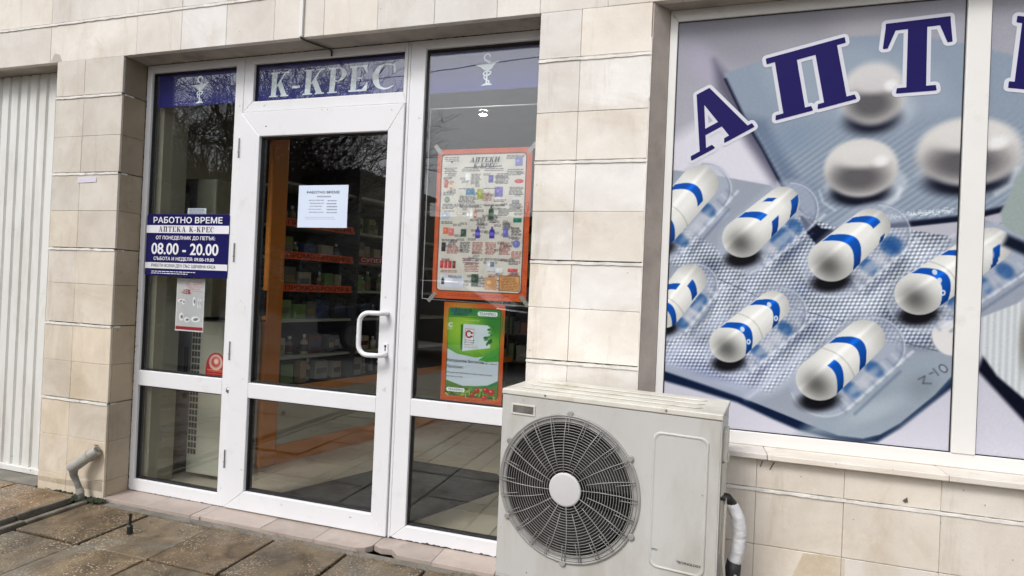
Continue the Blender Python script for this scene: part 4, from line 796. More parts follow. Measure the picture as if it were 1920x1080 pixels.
for cx, cz, a in ((-1.186, 1.912, 40), (-.712, 1.908, -40), (-1.188, 1.192, -40), (-.718, 1.192, 40)):
    c_, s_ = math.cos(R_(a + 90)), math.sin(R_(a + 90)); hw, hh = .010, .030
    m = MB(); m.add([(cx + u * c_ * hh - v * s_ * hw, .1748, cz + u * s_ * hh + v * c_ * hw) for u, v in ((-1, -1), (1, -1), (1, 1), (-1, 1))], [(0, 1, 2, 3)]); m.build('tape', bpy.data.materials.get('clear_tape') or simple('clear_tape', (.30, .28, .26), .25, var=.1), pa, recalc=False)
# green vitamin poster
P = Print(-1.120, -.808, .696, 1.170, .0024, (190, 84, 36), .88); X, Z = P.X, P.Z
def U(u, v): return (-1.120 + .312 * u, 1.170 - .474 * v)
inn = rrect(-1.097, -.828, .722, 1.146, .016); P.poly(inn, (30, 44, 34), .002); inn2 = rrect(-1.094, -.831, .725, 1.143, .014); P.poly(inn2, (66, 140, 50), .002)
def cl(a, b): return np.clip(.5 - P.sdpoly(inn2, a, b) / .002, 0, 1)
P.ell(*U(.30, .25), .09, .10, (170, 200, 60), 0, .8, .8); P.ell(*U(.62, .42), .10, .05, (150, 190, 60), 20, .8, .7); P.ell(*U(.85, .20), .05, .05, (50, 124, 50), 0, .7, .7)
P.poly([U(.07, .05), U(.93, .05), U(.93, .12), U(.07, .14)], (54, 132, 62), .003, 1, cl); P.line([U(.07, .145), U(.93, .145)], .0012, (30, 90, 44))
P.poly([U(.07, .47), U(.25, .52), U(.55, .545), U(.93, .50), U(.93, .80), U(.60, .83), U(.35, .84), U(.07, .79)], (196, 206, 216), .002, 1, cl)
P.poly([U(.60, .57), U(.75, .50), U(.93, .42), U(.93, .57), U(.75, .58)], (70, 150, 60), .003, 1, cl); P.poly([U(.55, .84), U(.75, .82), U(.93, .76), U(.93, .80), U(.75, .85)], (30, 120, 60), .002, 1, cl)
P.poly([U(.07, .79), U(.35, .84), U(.60, .845), U(.93, .82), U(.93, .95), U(.07, .95)], (84, 120, 46), .002, 1, cl)
rr_ = random.Random(9)
for k in range(46): u, v = rr_.uniform(.08, .92), rr_.uniform(.85, .94); a = rr_.uniform(0, 180); P.ell(*U(u, v), .012, .004, rr_.choice([(150, 180, 70), (60, 90, 30), (190, 200, 110), (36, 60, 24), (110, 150, 50)]), a, .3, .8)
for u, v, s_ in ((.60, .875, .013), (.74, .865, .015), (.83, .88, .017), (.53, .92, .012), (.72, .94, .014)): P.ell(*U(u, v), s_, s_ * .9, (176, 30, 26), 20, .15); P.ell(U(u, v)[0] - .004, U(u, v)[1] + .004, s_ * .3, s_ * .25, (240, 170, 150), 0, .5, .8)
P.poly([U(.29, .225), U(.33, .215), U(.335, .485), U(.30, .47)], (44, 110, 40), .002); P.poly([U(.33, .215), U(.72, .215), U(.78, .235), U(.78, .44), U(.33, .49)], (206, 216, 222), .0015)
for k in range(14): u, v = .70 + .1 * rr_.random(), .22 + .2 * rr_.random(); P.ell(*U(u, v), .012, .006, rr_.choice([(40, 110, 40), (80, 160, 60), (24, 80, 36)]), rr_.uniform(0, 180), .2, .9)
P.poly([U(.37, .26), U(.51, .265), U(.51, .41), U(.37, .42)], (222, 226, 230), .001); P.line([U(.37, .26), U(.51, .265), U(.51, .41), U(.37, .42), U(.37, .26)], .0008, (150, 60, 60)); P.ell(*U(.475, .30), .006, .006, (180, 30, 40), 0, .2); P.ell(*U(.47, .335), .007, .004, (40, 60, 50), 0, .3); dashes(P, U(.37, 0)[0], U(.52, 0)[0], U(0, .405)[1], U(0, .365)[1], 2, (60, 60, 60), .0014); dashes(P, U(.36, 0)[0], U(.6, 0)[0], U(0, .455)[1], U(0, .43)[1], 2, (120, 130, 130), .0008)
dashes(P, U(.35, 0)[0], U(.65, 0)[0], U(0, .185)[1], U(0, .165)[1], 1, (170, 200, 110), .0022); P.poly([U(.07, .21), U(.16, .21), U(.16, .28), U(.07, .28)], (190, 214, 180), .002, .45)
pb = empty('vitamin_poster', (0, 0, 0), label='green vitamin C poster with orange border below the product poster', cat='poster'); P.build('sheet', PAPER, .1762, pb, .0009)
serif('АПТЕКИ', U(.10, 0)[0], U(.46, 0)[0], U(0, .095)[1], U(0, .060)[1], .1745, simple('navy_ink', lin((40, 50, 110)), .4), pb, slant=.2); serif('К-КРЕС', U(.16, 0)[0], U(.40, 0)[0], U(0, .132)[1], U(0, .102)[1], .1745, bpy.data.materials['navy_ink'], pb, slant=.2)
lg = MB(); a, b = U(.56, .125), U(.88, .080); lg.prism(rrect(a[0], b[0], a[1], b[1], .009), .1746, .1749); lg.build('logo_plate', WHITE, pb); lg = MB(); a, b = U(.10, .905), U(.40, .865); lg.prism(rrect(a[0], b[0], a[1], b[1], .008), .1746, .1749); lg.build('logo_plate', WHITE, pb)
LGN = plain((50, 110, 60))
a, b = U(.585, .117), U(.855, .088); text('TEAMPRO', a[0], b[0], a[1], b[1], .1743, LGN, pb, .01); a, b = U(.125, .897), U(.375, .873); text('TEAMPRO', a[0], b[0], a[1], b[1], .1743, LGN, pb, .01)
a, b = U(.38, .350), U(.46, .275); text('C', a[0], b[0], a[1], b[1], .1743, RED, pb, .04); a, b = U(.09, .25), U(.15, .205); text('C', a[0], b[0], a[1], b[1], .1743, WHITE, pb, .03)
a, b = U(.09, .610), U(.76, .572); text('Натурален Витамин С', a[0], b[0], a[1], b[1], .1743, INK, pb); a, b = U(.80, .607), U(.91, .590); text('(500 мг)', a[0], b[0], a[1], b[1], .1743, INK, pb, .0)
a, b = U(.09, .672), U(.36, .636); text('Прополис', a[0], b[0], a[1], b[1], .1743, INK, pb)
dk = MB(); 
a, b = U(.09, .722), U(.83, .702); text('Мощен натурален имуностимулатор', a[0], b[0], a[1], b[1], .1743, INK, pb, .0); a, b = U(.09, .760), U(.36, .742); text('Разтвор за пиене', a[0], b[0], a[1], b[1], .1743, INK, pb, .0)
# clear display rack rods hanging behind the right pane
m = MB(); m.tube([(-1.255, .20, 2.122), (-.60, .20, 2.118)], .0035, 8); m.tube([(-1.252, .20, 2.118), (-1.252, .20, 1.18), (-.60, .20, 1.165)], .003, 8); m.build('display_rod', simple('satin_rod', (.75, .75, .76), .3, metal=.3), None, smooth=True, label='thin pale display rod frame hanging behind the right pane posters', cat='display rod')
# paper strip on the left pillar
m = MB()
m.add([(-3.332, -.0032, 1.743), (-3.262, -.0036, 1.745), (-3.190, -.0032, 1.747), (-3.188, -.0030, 1.776), (-3.26, -.0038, 1.777), (-3.330, -.0031, 1.774)], [(0, 1, 4, 5), (1, 2, 3, 4)])
m.build('paper_label', plain((214, 210, 224)), None, recalc=False, label='torn blank white paper strip stuck on the left stone pillar', cat='paper label')

# ================================================================== OUTDOOR AIR CONDITIONER
ac = empty('air_conditioner', (-.655, -.300, 0), R_(-8), label='grey white outdoor air conditioner unit with round fan grille standing against the pillar', cat='air conditioner')
AW, AD, AZ0, AZ1 = .795, .300, .162, .860; FCX, FCZ, FR = .272, .530, .262
m = MB()
# front panel with a round hole
n = 72; vs = []; fs = []
def edgept(a):
    c, s = math.cos(a), math.sin(a); t = 1e9
    if c > 1e-9: t = min(t, (.560 - FCX) / c)
    if c < -1e-9: t = min(t, (.004 - FCX) / c)
    if s > 1e-9: t = min(t, (AZ1 - .018 - FCZ) / s)
    if s < -1e-9: t = min(t, (AZ0 - FCZ) / s)
    return (FCX + c * t, FCZ + s * t)
angs = sorted([2 * math.pi * i / n for i in range(n)] + [math.atan2(z - FCZ, x - FCX) % (2 * math.pi) for x in (.004, .560) for z in (AZ0, AZ1 - .018)])
n2 = len(angs)
for a in angs: vs.append((FCX + FR * .985 * math.cos(a), 0, FCZ + FR * .985 * math.sin(a))); p = edgept(a); vs.append((p[0], 0, p[1])); vs.append((FCX + FR * .96 * math.cos(a), .014, FCZ + FR * .96 * math.sin(a)))
for i in range(n2):
    j = (i + 1) % n2; fs += [(i * 3, i * 3 + 1, j * 3 + 1, j * 3), (i * 3 + 2, i * 3, j * 3, j * 3 + 2)]
m.add(vs, fs)
m.add([(.560, 0, AZ0), (AW - .006, 0, AZ0), (AW - .006, 0, AZ1 - .018), (.560, 0, AZ1 - .018)], [(0, 1, 2, 3)])
m.add([(.004, 0, AZ0), (.004, 0, AZ1 - .018), (0, .004, AZ1 - .018), (0, .004, AZ0)], [(0, 1, 2, 3)])
m.build('front_panel', AC_W, ac, recalc=False); m = MB(); m.lathe([(FR * .96, .0142), (FR * .94, .124)], 60, (FCX, 0, FCZ), 'y'); m.build('fan_duct', DARK, ac, recalc=False)
m = MB(); m.box(0.0005, .004, .004, AD, AZ0, AZ1 - .018); m.box(AW - .006, AW - .001, .0005, AD - .10, AZ0, AZ1 - .018); m.box(AW - .006, AW - .003, AD - .099, AD, AZ0, AZ1 - .018); m.box(.004, AW - .006, AD - .004, AD, AZ0, AZ1 - .02); m.box(.002, AW - .002, .002, AD, AZ0 - .012, AZ0 - .0005)
m.build('casing', AC_W, ac, bevel=.002)
m = MB(); m.box(-.002, AW + .001, -.003, AD + .003, AZ1 - .0165, AZ1 + .004); l = m.build('lid', AC_LID, ac, bevel=.004)
m = MB()
for y0 in (.055, .135, .215): m.prism(rrect(.05, AW - .06, 0, .012, .003), 0, .035)
m = MB()
for y0 in (.050, .130, .210): m.slab([(.07, y0), (AW - .09, y0), (AW - .07, y0 + .018), (AW - .09, y0 + .036), (.07, y0 + .036), (.05, y0 + .018)], AZ1 + .0042, AZ1 + .0095)
m.build('lid_ridge', AC_LID, l, bevel=.003)
for x in (.175, .614): m = MB(); m.lathe([(0, -.0035), (.0035, -.003), (.004, 0)], 10, (x, -.003, AZ1 - .004), 'y'); m.build('screw', STEEL, l)
m = MB(); m.lathe([(0, .0035), (.0035, .003), (.004, 0)], 10, (AW + .001, .06, AZ1 - .006), 'x'); m.build('screw', STEEL, l)
# carrying recess
m = MB(); frame_rect(m, .040, .138, .772, .812, .047, .131, .778, .806, -.0035, .002)
m.build('carry_handle', AC_LID, ac, bevel=.001); m = MB(); m.box(.0475, .1305, -.0016, -.0006, .7785, .8055); m.build('handle_recess', simple('recess_grey', (.14, .135, .125), .6, var=.3, vscale=20), ac)
# raised service panel: a rounded ridge with its flat field
m = MB(); out = rrect(.574, .757, .322, .782, .026, 8); nn = len(out); xm, zm = (.574 + .757) / 2, (.322 + .782) / 2
def shrink(p, k): return (p[0] + (k if p[0] < xm else -k), p[1] + (k if p[1] < zm else -k))
rings = [[(x, -.0002, z) for x, z in out], [(*((lambda q: (q[0], -.0040, q[1]))(shrink(p, .0030))),) for p in out], [(*((lambda q: (q[0], -.0045, q[1]))(shrink(p, .0055))),) for p in out], [(*((lambda q: (q[0], -.0022, q[1]))(shrink(p, .0105))),) for p in out]]
vs = [p for r in rings for p in r]; fs = [(k * nn + i, k * nn + (i + 1) % nn, (k + 1) * nn + (i + 1) % nn, (k + 1) * nn + i) for k in range(3) for i in range(nn)] + [tuple(3 * nn + i for i in range(nn))]
m.add(vs, fs); m.build('service_panel', AC_W, ac, recalc=True)
text('WITH', .583, .603, .381, .387, -.0032, INK, ac, .02); text('TECHNOLOGY', .667, .745, .3555, .3635, -.0032, INK, ac, .03)
# fan guard
gr = MB()
rr = .070
while rr < FR - .022:
    pts_ = [(FCX + rr * math.cos(2 * math.pi * k / 60), -.007 - .010 * math.cos(rr / FR * 1.5), FCZ + rr * math.sin(2 * math.pi * k / 60)) for k in range(61)]; gr.tube(pts_, .00115, 5, cap=False); rr += .0098
for r0, w in ((FR - .020, .0022), (FR - .006, .0026)):
    gr.tube([(FCX + r0 * math.cos(2 * math.pi * k / 72), -.006, FCZ + r0 * math.sin(2 * math.pi * k / 72)) for k in range(73)], w, 6, cap=False)
def spoke(a, r0, r1, w=.0023, sw=.0):
    gr.tube([(FCX + (r0 + (r1 - r0) * t) * math.cos(a + sw * t), -.010 - .010 * math.cos((r0 + (r1 - r0) * t) / FR * 1.5), FCZ + (r0 + (r1 - r0) * t) * math.sin(a + sw * t)) for t in (0, .33, .66, 1)], w, 5)
for k in range(12):
    a = 2 * math.pi * k / 12 + .13; spoke(a, .060, FR - .003, .0017, -.10); spoke(a + .24, .085, FR - .003, .0016, -.10)
    spoke(a + .38, .20, FR - .003, .0013); spoke(a + .11, .19, FR - .003, .0013)
g_ = gr.build('fan_guard', GRILLE, ac, smooth=True)
m = MB(); m.lathe([(FR - .022, .006), (FR - .020, -.002), (FR - .006, -.004), (FR + .002, -.008), (FR + .006, -.006), (FR + .007, .001)], 72, (FCX, 0, FCZ), 'y')
for x, z in ((.276, .803), (.503, .676), (.505, .412), (.270, .262), (.046, .388), (.048, .664)):
    dx, dz = x - FCX, z - FCZ; L = math.hypot(dx, dz); m.lathe([(.0, -.009), (.009, -.009), (.012, -.006), (.012, .001)], 14, (FCX + dx / L * (FR + .008), 0, FCZ + dz / L * (FR + .008)), 'y')
m.build('guard_ring', GRILLE, g_, smooth=False)
m = MB(); m.lathe([(0, -.0235), (.052, -.0232), (.058, -.0225), (.0605, -.020), (.0605, -.012), (0, -.010)], 48, (FCX, 0, FCZ), 'y'); m.build('hub_cap', simple('hub_enamel', (.56, .55, .56), .4, var=.02), g_, smooth=True)
m = MB()
for k in range(3):
    a0 = 2 * math.pi * k / 3; vs = []
    for i in range(9):
        t = i / 8
        for rr in (.05, .10, .15, .20, .235): a = a0 + t * (1.1 + .5 * rr / .235); vs.append((FCX + rr * math.cos(a), .055 + .05 * t * (.5 + rr), FCZ + rr * math.sin(a)))
    m.add(vs, [(i * 5 + j, i * 5 + j + 1, (i + 1) * 5 + j + 1, (i + 1) * 5 + j) for i in range(8) for j in range(4)])
m.lathe([(.055, .03), (.06, .04), (.06, .11)], 24, (FCX, 0, FCZ), 'y'); m.build('fan_blades', DARK, ac, smooth=True, recalc=False)
m = MB(); m.lathe([(0, .125), (FR, .125)], 48, (FCX, 0, FCZ), 'y'); 
for k in range(40): m.box(FCX - .24, FCX + .24, .119, .122, FCZ - .24 + k * .012, FCZ - .24 + k * .012 + .004)
m.build('coil', simple('coil_fins', (.010, .010, .010), .6, var=.3), ac)
# side grip, feet
m = MB(); m.box(AW - .001, AW + .012, .05, .15, .70, .80); m.box(AW - .001, AW + .004, .03, .19, .40, .695); m.box(AW + .0122, AW + .016, .07, .13, .69, .72); m.build('valve_cover', AC_LID, ac, bevel=.004)
for x in (.10, .62): m = MB(); m.box(x, x + .07, -.012, AD + .02, .128, AZ0 - .0125); m.box(x + .01, x + .06, .01, AD - .01, 0.0, .1275); m.build('foot', STEEL, ac, bevel=.003)
for (x, z) in ((.16, .172), (.30, .178), (.13, .190), (.58, .45), (.60, .40), (.70, .60), (.715, .52), (.40, .22), (.05, .60)): m = MB(); m.lathe([(0, -.0008), (.002 if z < .3 else .0012, -.0008), (.002 if z < .3 else .0012, 0)], 8, (x, 0, z), 'y'); m.build('paint_chip', DARK, ac)
# insulated pipes to the wall
pp = MB(); pp.tube([(AW + .015, .125, .548), (AW + .034, .13, .530), (AW + .050, .135, .495), (AW + .057, .14, .45), (AW + .056, .14, .40), (AW + .046, .14, .35), (AW + .040, .14, .30)], [.017, .021, .0225, .024, .0235, .0225, .020], 16)
WRAP = simple('white_pipe_wrap', (.66, .66, .68), .45, var=.12, vscale=20, bump=1.2, bscale=26, stretch=(1, 1, 2.5), dirt=(.42, .40, .38), dscale=9)
pp.build('pipe_insulation', WRAP, ac, smooth=True)
pp = MB(); pp.tube([(AW + .044, .14, .345), (AW + .040, .14, .31), (AW + .036, .14, .27), (AW + .034, .14, .20), (AW + .03, .14, .05)], [.0235, .026, .028, .022, .020], 12)
pq = MB(); pq.tube([(AW - .002, .12, .560), (AW + .014, .12, .560), (AW + .030, .13, .538)], [.017, .018, .0185], 12); pq.build('black_sleeve', DARK, ac, smooth=True)
pp.tube([(AW + .04, .12, .25), (AW + .075, .12, .225), (AW + .09, .12, .19)], .012, 8); pp.build('black_tape', simple('black_pipe_tape', (.02, .02, .022), .6, var=.3, bump=1, bscale=40), ac, smooth=True)
pp = MB(); pp.tube([(AW + .012, .055, .58), (AW + .014, .045, .56), (AW + .014, .04, .50), (AW + .013, .04, .40), (AW + .018, .045, .33), (AW + .032, .06, .30), (AW + .048, .08, .305), (AW + .052, .095, .315)], .0055, 8); pp.build('cable', simple('grey_cable', (.40, .38, .34), .5, var=.1), ac, smooth=True)
pp = MB(); pp.box(AW - .004, AW + .015, .028, .052, .578, .590); pp.build('cable_gland', DARK, ac, bevel=.002)

# ================================================================== SMALL THINGS ON THE FACADE AND GROUND
dp = empty('drain_pipe', (0, 0, 0), label='short grey plastic drain pipe with elbow at the foot of the left pillar', cat='drain pipe')
PL = simple('grey_pvc_pipe', (.36, .345, .31), .5, var=.08, vscale=12, dirt=(.26, .22, .17), dscale=10)
m = MB(); m.tube([(-3.058, -.022, .262), (-3.085, -.034, .240), (-3.12, -.048, .212), (-3.150, -.062, .186), (-3.180, -.076, .162)], [.026, .029, .029, .030, .030], 18); m.lathe([(0, 0)], 3, (0, 0, 0)) if False else None
m.tube([(-3.092, -.037, .234), (-3.100, -.040, .228)], [.033, .033], 18); m.build('pipe_body', PL, dp, smooth=False, bevel=.001)
m = MB(); m.tube([(-3.160, -.068, .165), (-3.166, -.070, .145), (-3.165, -.068, .125), (-3.150, -.060, .085), (-3.130, -.052, .030), (-3.122, -.048, -.02)], [.020, .021, .018, .0145, .016, .017], 14); m.build('outlet_pipe', simple('dark_grey_pipe', (.24, .23, .215), .5, var=.2, vscale=14), dp, smooth=True)
m = MB(); m.tube([(-3.138, -.056, .052), (-3.128, -.052, .026)], [.019, .019], 14); m.build('collar', PL, dp)
m = MB(); m.tube([(-3.090, -.004, .282), (-3.075, -.030, .290), (-3.060, -.036, .282), (-3.052, -.024, .262), (-3.056, -.004, .258)], .004, 8); m.build('bracket', STEEL, dp, smooth=True)
cd = empty('cable_conduit', (0, 0, 0), label='thin white cable conduit running down the fascia and bent under the soffit', cat='conduit')
m = MB(); m.box(-1.880, -1.862, -.014, -.0015, 2.446, 3.6); m.build('cover', PVC2, cd, bevel=.002)
m = MB(); m.tube([(-1.871, -.008, 2.449), (-1.869, -.004, 2.440), (-1.86, .02, 2.438), (-1.80, .130, 2.437), (-1.795, .1395, 2.430), (-1.794, .1395, 2.405)], .005, 8); m.build('cable', simple('dark_wire', (.05, .045, .04), .5), cd, smooth=True)
bt = empty('black_pin', (0, 0, 0), label='small upright black metal pin standing on the paving slabs', cat='pin')
m = MB(); m.lathe([(0, 0), (.013, 0), (.0135, .004), (.0125, .036), (.007, .042)], 16, (-2.520, -.262, -.013)); m.build('base', DARK, bt); m = MB(); m.lathe([(.0065, .042), (.006, .084), (.0075, .085), (.0075, .095), (0, .096)], 14, (-2.520, -.262, -.013)); m.build('stem', DARK, bt)
# damp moss at the foot of the left pillar
m = MB(); r = random.Random(4)
for (cx, cy, w, d_) in ((-3.32, -.026, .12, .020), (-3.22, -.045, .12, .040), (-3.10, -.04, .09, .035), (-3.03, -.03, .06, .02)):
    for k in range(130):
        x, y = cx + r.gauss(0, w * .45), cy + r.gauss(0, d_ * .5)
        if y > -.004: y = -.004 - abs(y) * .1
        s = r.uniform(.004, .009); m.lathe([(s, 0), (s * .8, s * .35), (0, s * .5)], 6, (x, y, -.006))
m.build('moss', simple('dark_moss', (.022, .032, .012), .95, var=.4, vscale=40, bump=1, bscale=90), None, kind='stuff', label='dark green moss along the foot of the left pillar')
# fallen grit near the channel and the threshold
m = MB(); r = random.Random(8)
for k in range(420):
    q = r.random()
    if q < .35: x, y = r.uniform(-2.3, -.8), -.005 - abs(r.gauss(0, .05)) - .01
    elif q < .6: x, y = r.uniform(-3.18, -3.07), r.uniform(-.6, -.05)
    else: x, y = r.uniform(-2.9, -1.2), r.uniform(-.9, -.03)
    s = r.uniform(.0015, .005); m.lathe([(s, 0), (s * r.uniform(.6, 1), s * .6), (0, s)], 5, (x, y, -.010 if x > -3.06 else -.045), tint=(lambda t: (t, t * .85, t * .6))(r.uniform(.5, 1.2)))
m.build('grit', simple('pale_grit', (.30, .25, .17), .8, tint=True), None, kind='stuff', label='pale grit and small stones scattered over the paving')

# ================================================================== INTERIOR OF THE SHOP
RZ1 = 2.75
m = MB(); ty = .21
while ty < 5.2:
    tx_ = -4.9
    while tx_ < 2.6: t = rs.uniform(.88, 1.1); m.box(tx_ + .002, tx_ + .398, ty + .002, min(ty + .398, 5.19), -.01, 0.0, (t, t * .99, t * .97)); tx_ += .4
    ty += .4
m.build('interior_floor', TILEIN, None, kind='structure')
m = MB(); m.box(-5, 2.64, .19, 5.2, -.03, -.004); m.build('interior_floor_base', GROUT, None, kind='structure')
m = MB(); m.box(-5, 2.64, 5.2, 5.3, 0, RZ1); m.box(-5.1, -5, .42, 5.3, 0, RZ1); m.box(2.64, 2.74, .42, 5.3, 0, RZ1); m.box(-5, -3.53, .425, .45, 0, RZ1); m.build('interior_wall', WALLIN, None, kind='structure')
m = MB(); m.box(-5.1, 2.74, .425, 5.3, RZ1, RZ1 + .1); m.build('interior_ceiling', simple('ceiling_paint', (.32, .32, .30), .9), None, kind='structure')
m = MB(); m.box(-3.063, -2.955, .205, .375, 0, 2.6); m.build('interior_pier', WALLIN, None, kind='structure')
LR = [.55, 1, 1, 1]
for i, (x, y) in enumerate(((-1.7, 2.15), (.4, 2.2), (-3.4, 2.8), (-1.0, 4.0))):  # first lamp seen; other three are unseen fill added to brighten the shop
    t = empty('ceiling_or_fill_lamp', (x, y, RZ1), label=('round lit ceiling lamp above the shop floor behind the door', 'added unseen fill lamp on the ceiling behind the printed window', 'added unseen fill lamp on the ceiling above the left of the cabinet', 'added unseen fill lamp on the ceiling nearest the back wall')[i], cat='ceiling lamp', group='shop ceiling lamps')
    q = MB(); q.lathe([(r_0 * LR[i], h_0) for r_0, h_0 in ((.06, -.001), (.07, -.02), (.06, -.035), (.05, -.03))], 24); q.build('lamp_ring', PVC, t); q = MB(); q.lathe([(r_0 * LR[i], h_0) for r_0, h_0 in ((.049, -.03), (.04, -.038), (0, -.040))], 24); q.build('diffuser', emit_mat('lamp_light', (1, .93, .8), 170.0), t)
# door mat
m = MB(); m.slab([(-2.22, .36), (-1.34, .33), (-1.02, 1.06), (-1.16, 1.27), (-1.80, 1.30)], .001, .011); m.build('floor_mat', MATF, None, label='dark grey ribbed mat on the beige tiles behind the door', cat='mat')
# orange framed glass cabinet
cb = empty('display_cabinet', (-2.62, .765, 0), R_(74), label='orange framed glass display cabinet standing inside behind the door', cat='cabinet')
m = MB(); m.box(-.028, .098, 0, .05, 0, 2.5); m.build('post', ORANGE, cb, bevel=.012)
m = MB(); m.box(.0985, 3.0, .002, .03, .0, .125); m.build('rail', ORANGE, cb, bevel=.003); m = MB(); m.box(.0985, 3.0, .002, .02, .466, .520); m.build('rail', ORANGE, cb, bevel=.003); m = MB(); m.box(-.02, .72, 0.002, .05, 2.501, 2.58); m.build('rail', ORANGE, cb, bevel=.003)
m = MB(); m.box(.0985, .98, .010, .028, .1265, .4645); m.box(.985, 1.9, .010, .028, .1265, .4645); m.build('drawer_front', BEIGE, cb, bevel=.002)
m = MB(); m.lathe([(0, -.022), (.012, -.020), (.013, -.012), (.006, -.008), (.006, 0)], 14, (.135, .010, .345), 'y'); m.build('drawer_knob', DARK, cb, smooth=True)
m = MB(); m.box(.04, 3.0, .40, .42, 0, 2.5); m.build('back_panel', simple('cabinet_back', (.06, .055, .05), .6), cb)
SH = simple('shelf_board', (.34, .34, .30), .45)
m = MB()
for z in (.70, .955, 1.17, 1.395, 1.62, 1.90): m.box(.105, .72, .03, .38, z, z + .018); m.box(.76, 1.9, .03, .38, z, z + .018)
m.build('shelf', SH, cb)
m = MB(); m.box(.722, .745, .002, .39, .52, 2.5); m.build('divider', DARKGREY, cb)
ORS = simple('orange_strip', lin((226, 92, 44)), .45, var=.05); INKD = plain((70, 24, 20))
for i, z in enumerate((1.168, 1.392, 1.617)):
    t = empty('promo_strip', (0, 0, 0), label=('lowest', 'middle', 'topmost')[i] + ' orange promo strip on the shelf edge of the cabinet', cat='promo strip', group='orange promo strips'); t.location = cb.location; t.rotation_euler = cb.rotation_euler
    q = MB(); q.box(.100, .705, .024, .0285, z, z + .052); q.build('strip', ORS, t); text('ПРОМО-БРОШУРА', .125, .680, z + .010, z + .042, .0232, INKD, t, .02)
t = empty('red_strip', (0, 0, 0), label='red strip with pale lettering on the right hand cabinet shelf', cat='promo strip'); t.location = cb.location; t.rotation_euler = cb.rotation_euler
q = MB(); q.box(.775, 1.30, .024, .0285, 1.405, 1.455); q.build('strip', RED, t); text('СУПЕР', .79, 1.02, 1.415, 1.446, .0232, WHITE, t, .02)
# goods on the shelves: each its own thing
cols = [((112, 112, 106), 'grey'), ((165, 165, 160), 'white'), ((120, 130, 60), 'olive green'), ((90, 40, 34), 'dark red'), ((60, 74, 110), 'slate blue'), ((150, 130, 90), 'tan'), ((60, 60, 58), 'charcoal'), ((120, 150, 90), 'pale green'), ((170, 160, 140), 'cream')]
ordn = ['first', 'second', 'third', 'fourth', 'fifth', 'sixth', 'seventh', 'eighth', 'ninth', 'tenth', 'eleventh', 'twelfth', 'thirteenth', 'fourteenth']
rg = random.Random(12)
shelves = [(.520, 'bottom shelf'), (.718, 'second lowest shelf'), (.973, 'shelf below the promo strips'), (1.188, 'shelf with the lowest strip'), (1.413, 'shelf with the middle strip'), (1.638, 'shelf with the topmost strip')]
for si, (z, nm) in enumerate(shelves):
    for bay, (xa, xb) in enumerate(((.12, .70), (.78, 1.5))):
        x = xa; k = 0; gapz = .17
        while x < xb - .05 and k < 14:
            col, cn = rg.choice(cols); bottle = rg.random() < .35; w = rg.uniform(.035, .06) if bottle else rg.uniform(.05, .12); h = rg.uniform(.09, gapz - .005)
            lab = f"{cn} {'bottle' if bottle else 'box'}, {ordn[k]} along the {'near' if bay == 0 else 'far'} bay's {nm}"
            loc = Vector((-2.62, .765, z + .001)) + Matrix.Rotation(R_(74), 3, 'Z') @ Vector((x + w / 2, rg.uniform(.09, .16), 0))
            t = empty('bottle' if bottle else 'medicine_box', loc, R_(74) + rg.uniform(-.15, .15), label=lab, cat='bottle' if bottle else 'box', group='goods in the display cabinet')
            q = MB()
            if bottle:
                q.lathe([(0, 0), (w / 2, 0), (w / 2, h * .62), (w * .18, h * .78), (w * .18, h * .85)], 14); q.build('body', plain(col), t, smooth=False); q = MB(); q.lathe([(w * .2, h * .85), (w * .2, h), (0, h)], 12); q.build('cap', WHITE, t)
                q = MB(); q.lathe([(w / 2 + .0006, h * .15), (w / 2 + .0006, h * .5)], 14); q.build('product_label', plain(rg.choice(cols)[0]), t)
            else:
                q.box(-w / 2, w / 2, -.03, .03, 0, h); q.build('carton', plain(col), t, bevel=.001); q = MB(); q.box(-w * .4, w * .4, -.0308, -.0303, h * .3, h * .62); c2 = rg.choice(cols)[0]; q.build('product_label', plain(c2), t)
            x += w + rg.uniform(.008, .05); k += 1
# indoor floor standing unit behind the left pane
iu = empty('indoor_fan_unit', (-3.055, .44, 0), R_(0), label='floor standing dark grey and beige fan unit with vertical vents behind the left pane', cat='fan unit')
m = MB(); m.box(-.02, .135, .0, .30, .06, .955); m.build('side_panel', simple('mid_grey_panel', (.10, .10, .10), .35, var=.1), iu, bevel=.01)
m = MB(); m.box(.1355, .40, -.005, .30, .03, .965); m.build('body', BEIGE, iu, bevel=.008)
m = MB()
for cx in (.150, .172, .194):
    z = .15
    while z < .90: m.box(cx, cx + .014, -.009, -.0055, z, z + .030); z += .040
m.build('vent', DARKGREY, iu)
m = MB(); m.box(.085, .112, -.004, -.0003, .58, .80); m.lathe([(0, -.004), (.016, -.004), (.018, 0)], 18, (.098, -.0003, .50), 'y'); m.build('slot', DARK, iu)
bx = empty('beige_display_case', (-3.0, .50, 0), 0, label='tall beige display case with grey photo panel above the fan unit', cat='display case')
m = MB(); m.box(.0, .155, .0, .30, .99, 1.86); m.build('case', simple('case_beige', (.30, .30, .22), .5, var=.1), bx, bevel=.01)
P = Print(-.20, -.002, 1.20, 1.86, .008, (96, 96, 98)); P.ell(-.10, 1.72, .04, .08, (176, 172, 170), 10, .4, .9); P.ell(-.08, 1.58, .08, .06, (150, 148, 148), -20, .5, .8); P.ell(-.10, 1.80, .04, .03, (30, 30, 32), 0, .4, .9); P.line([(-.16, 1.60), (-.03, 1.55)], .008, (200, 198, 196), .01, .8); P.build('photo_panel', PAPER, .005, bx)
m = MB(); m.box(-.205, -.0005, .0068, .30, .99, 1.863); m.build('backing', DARKGREY, bx)
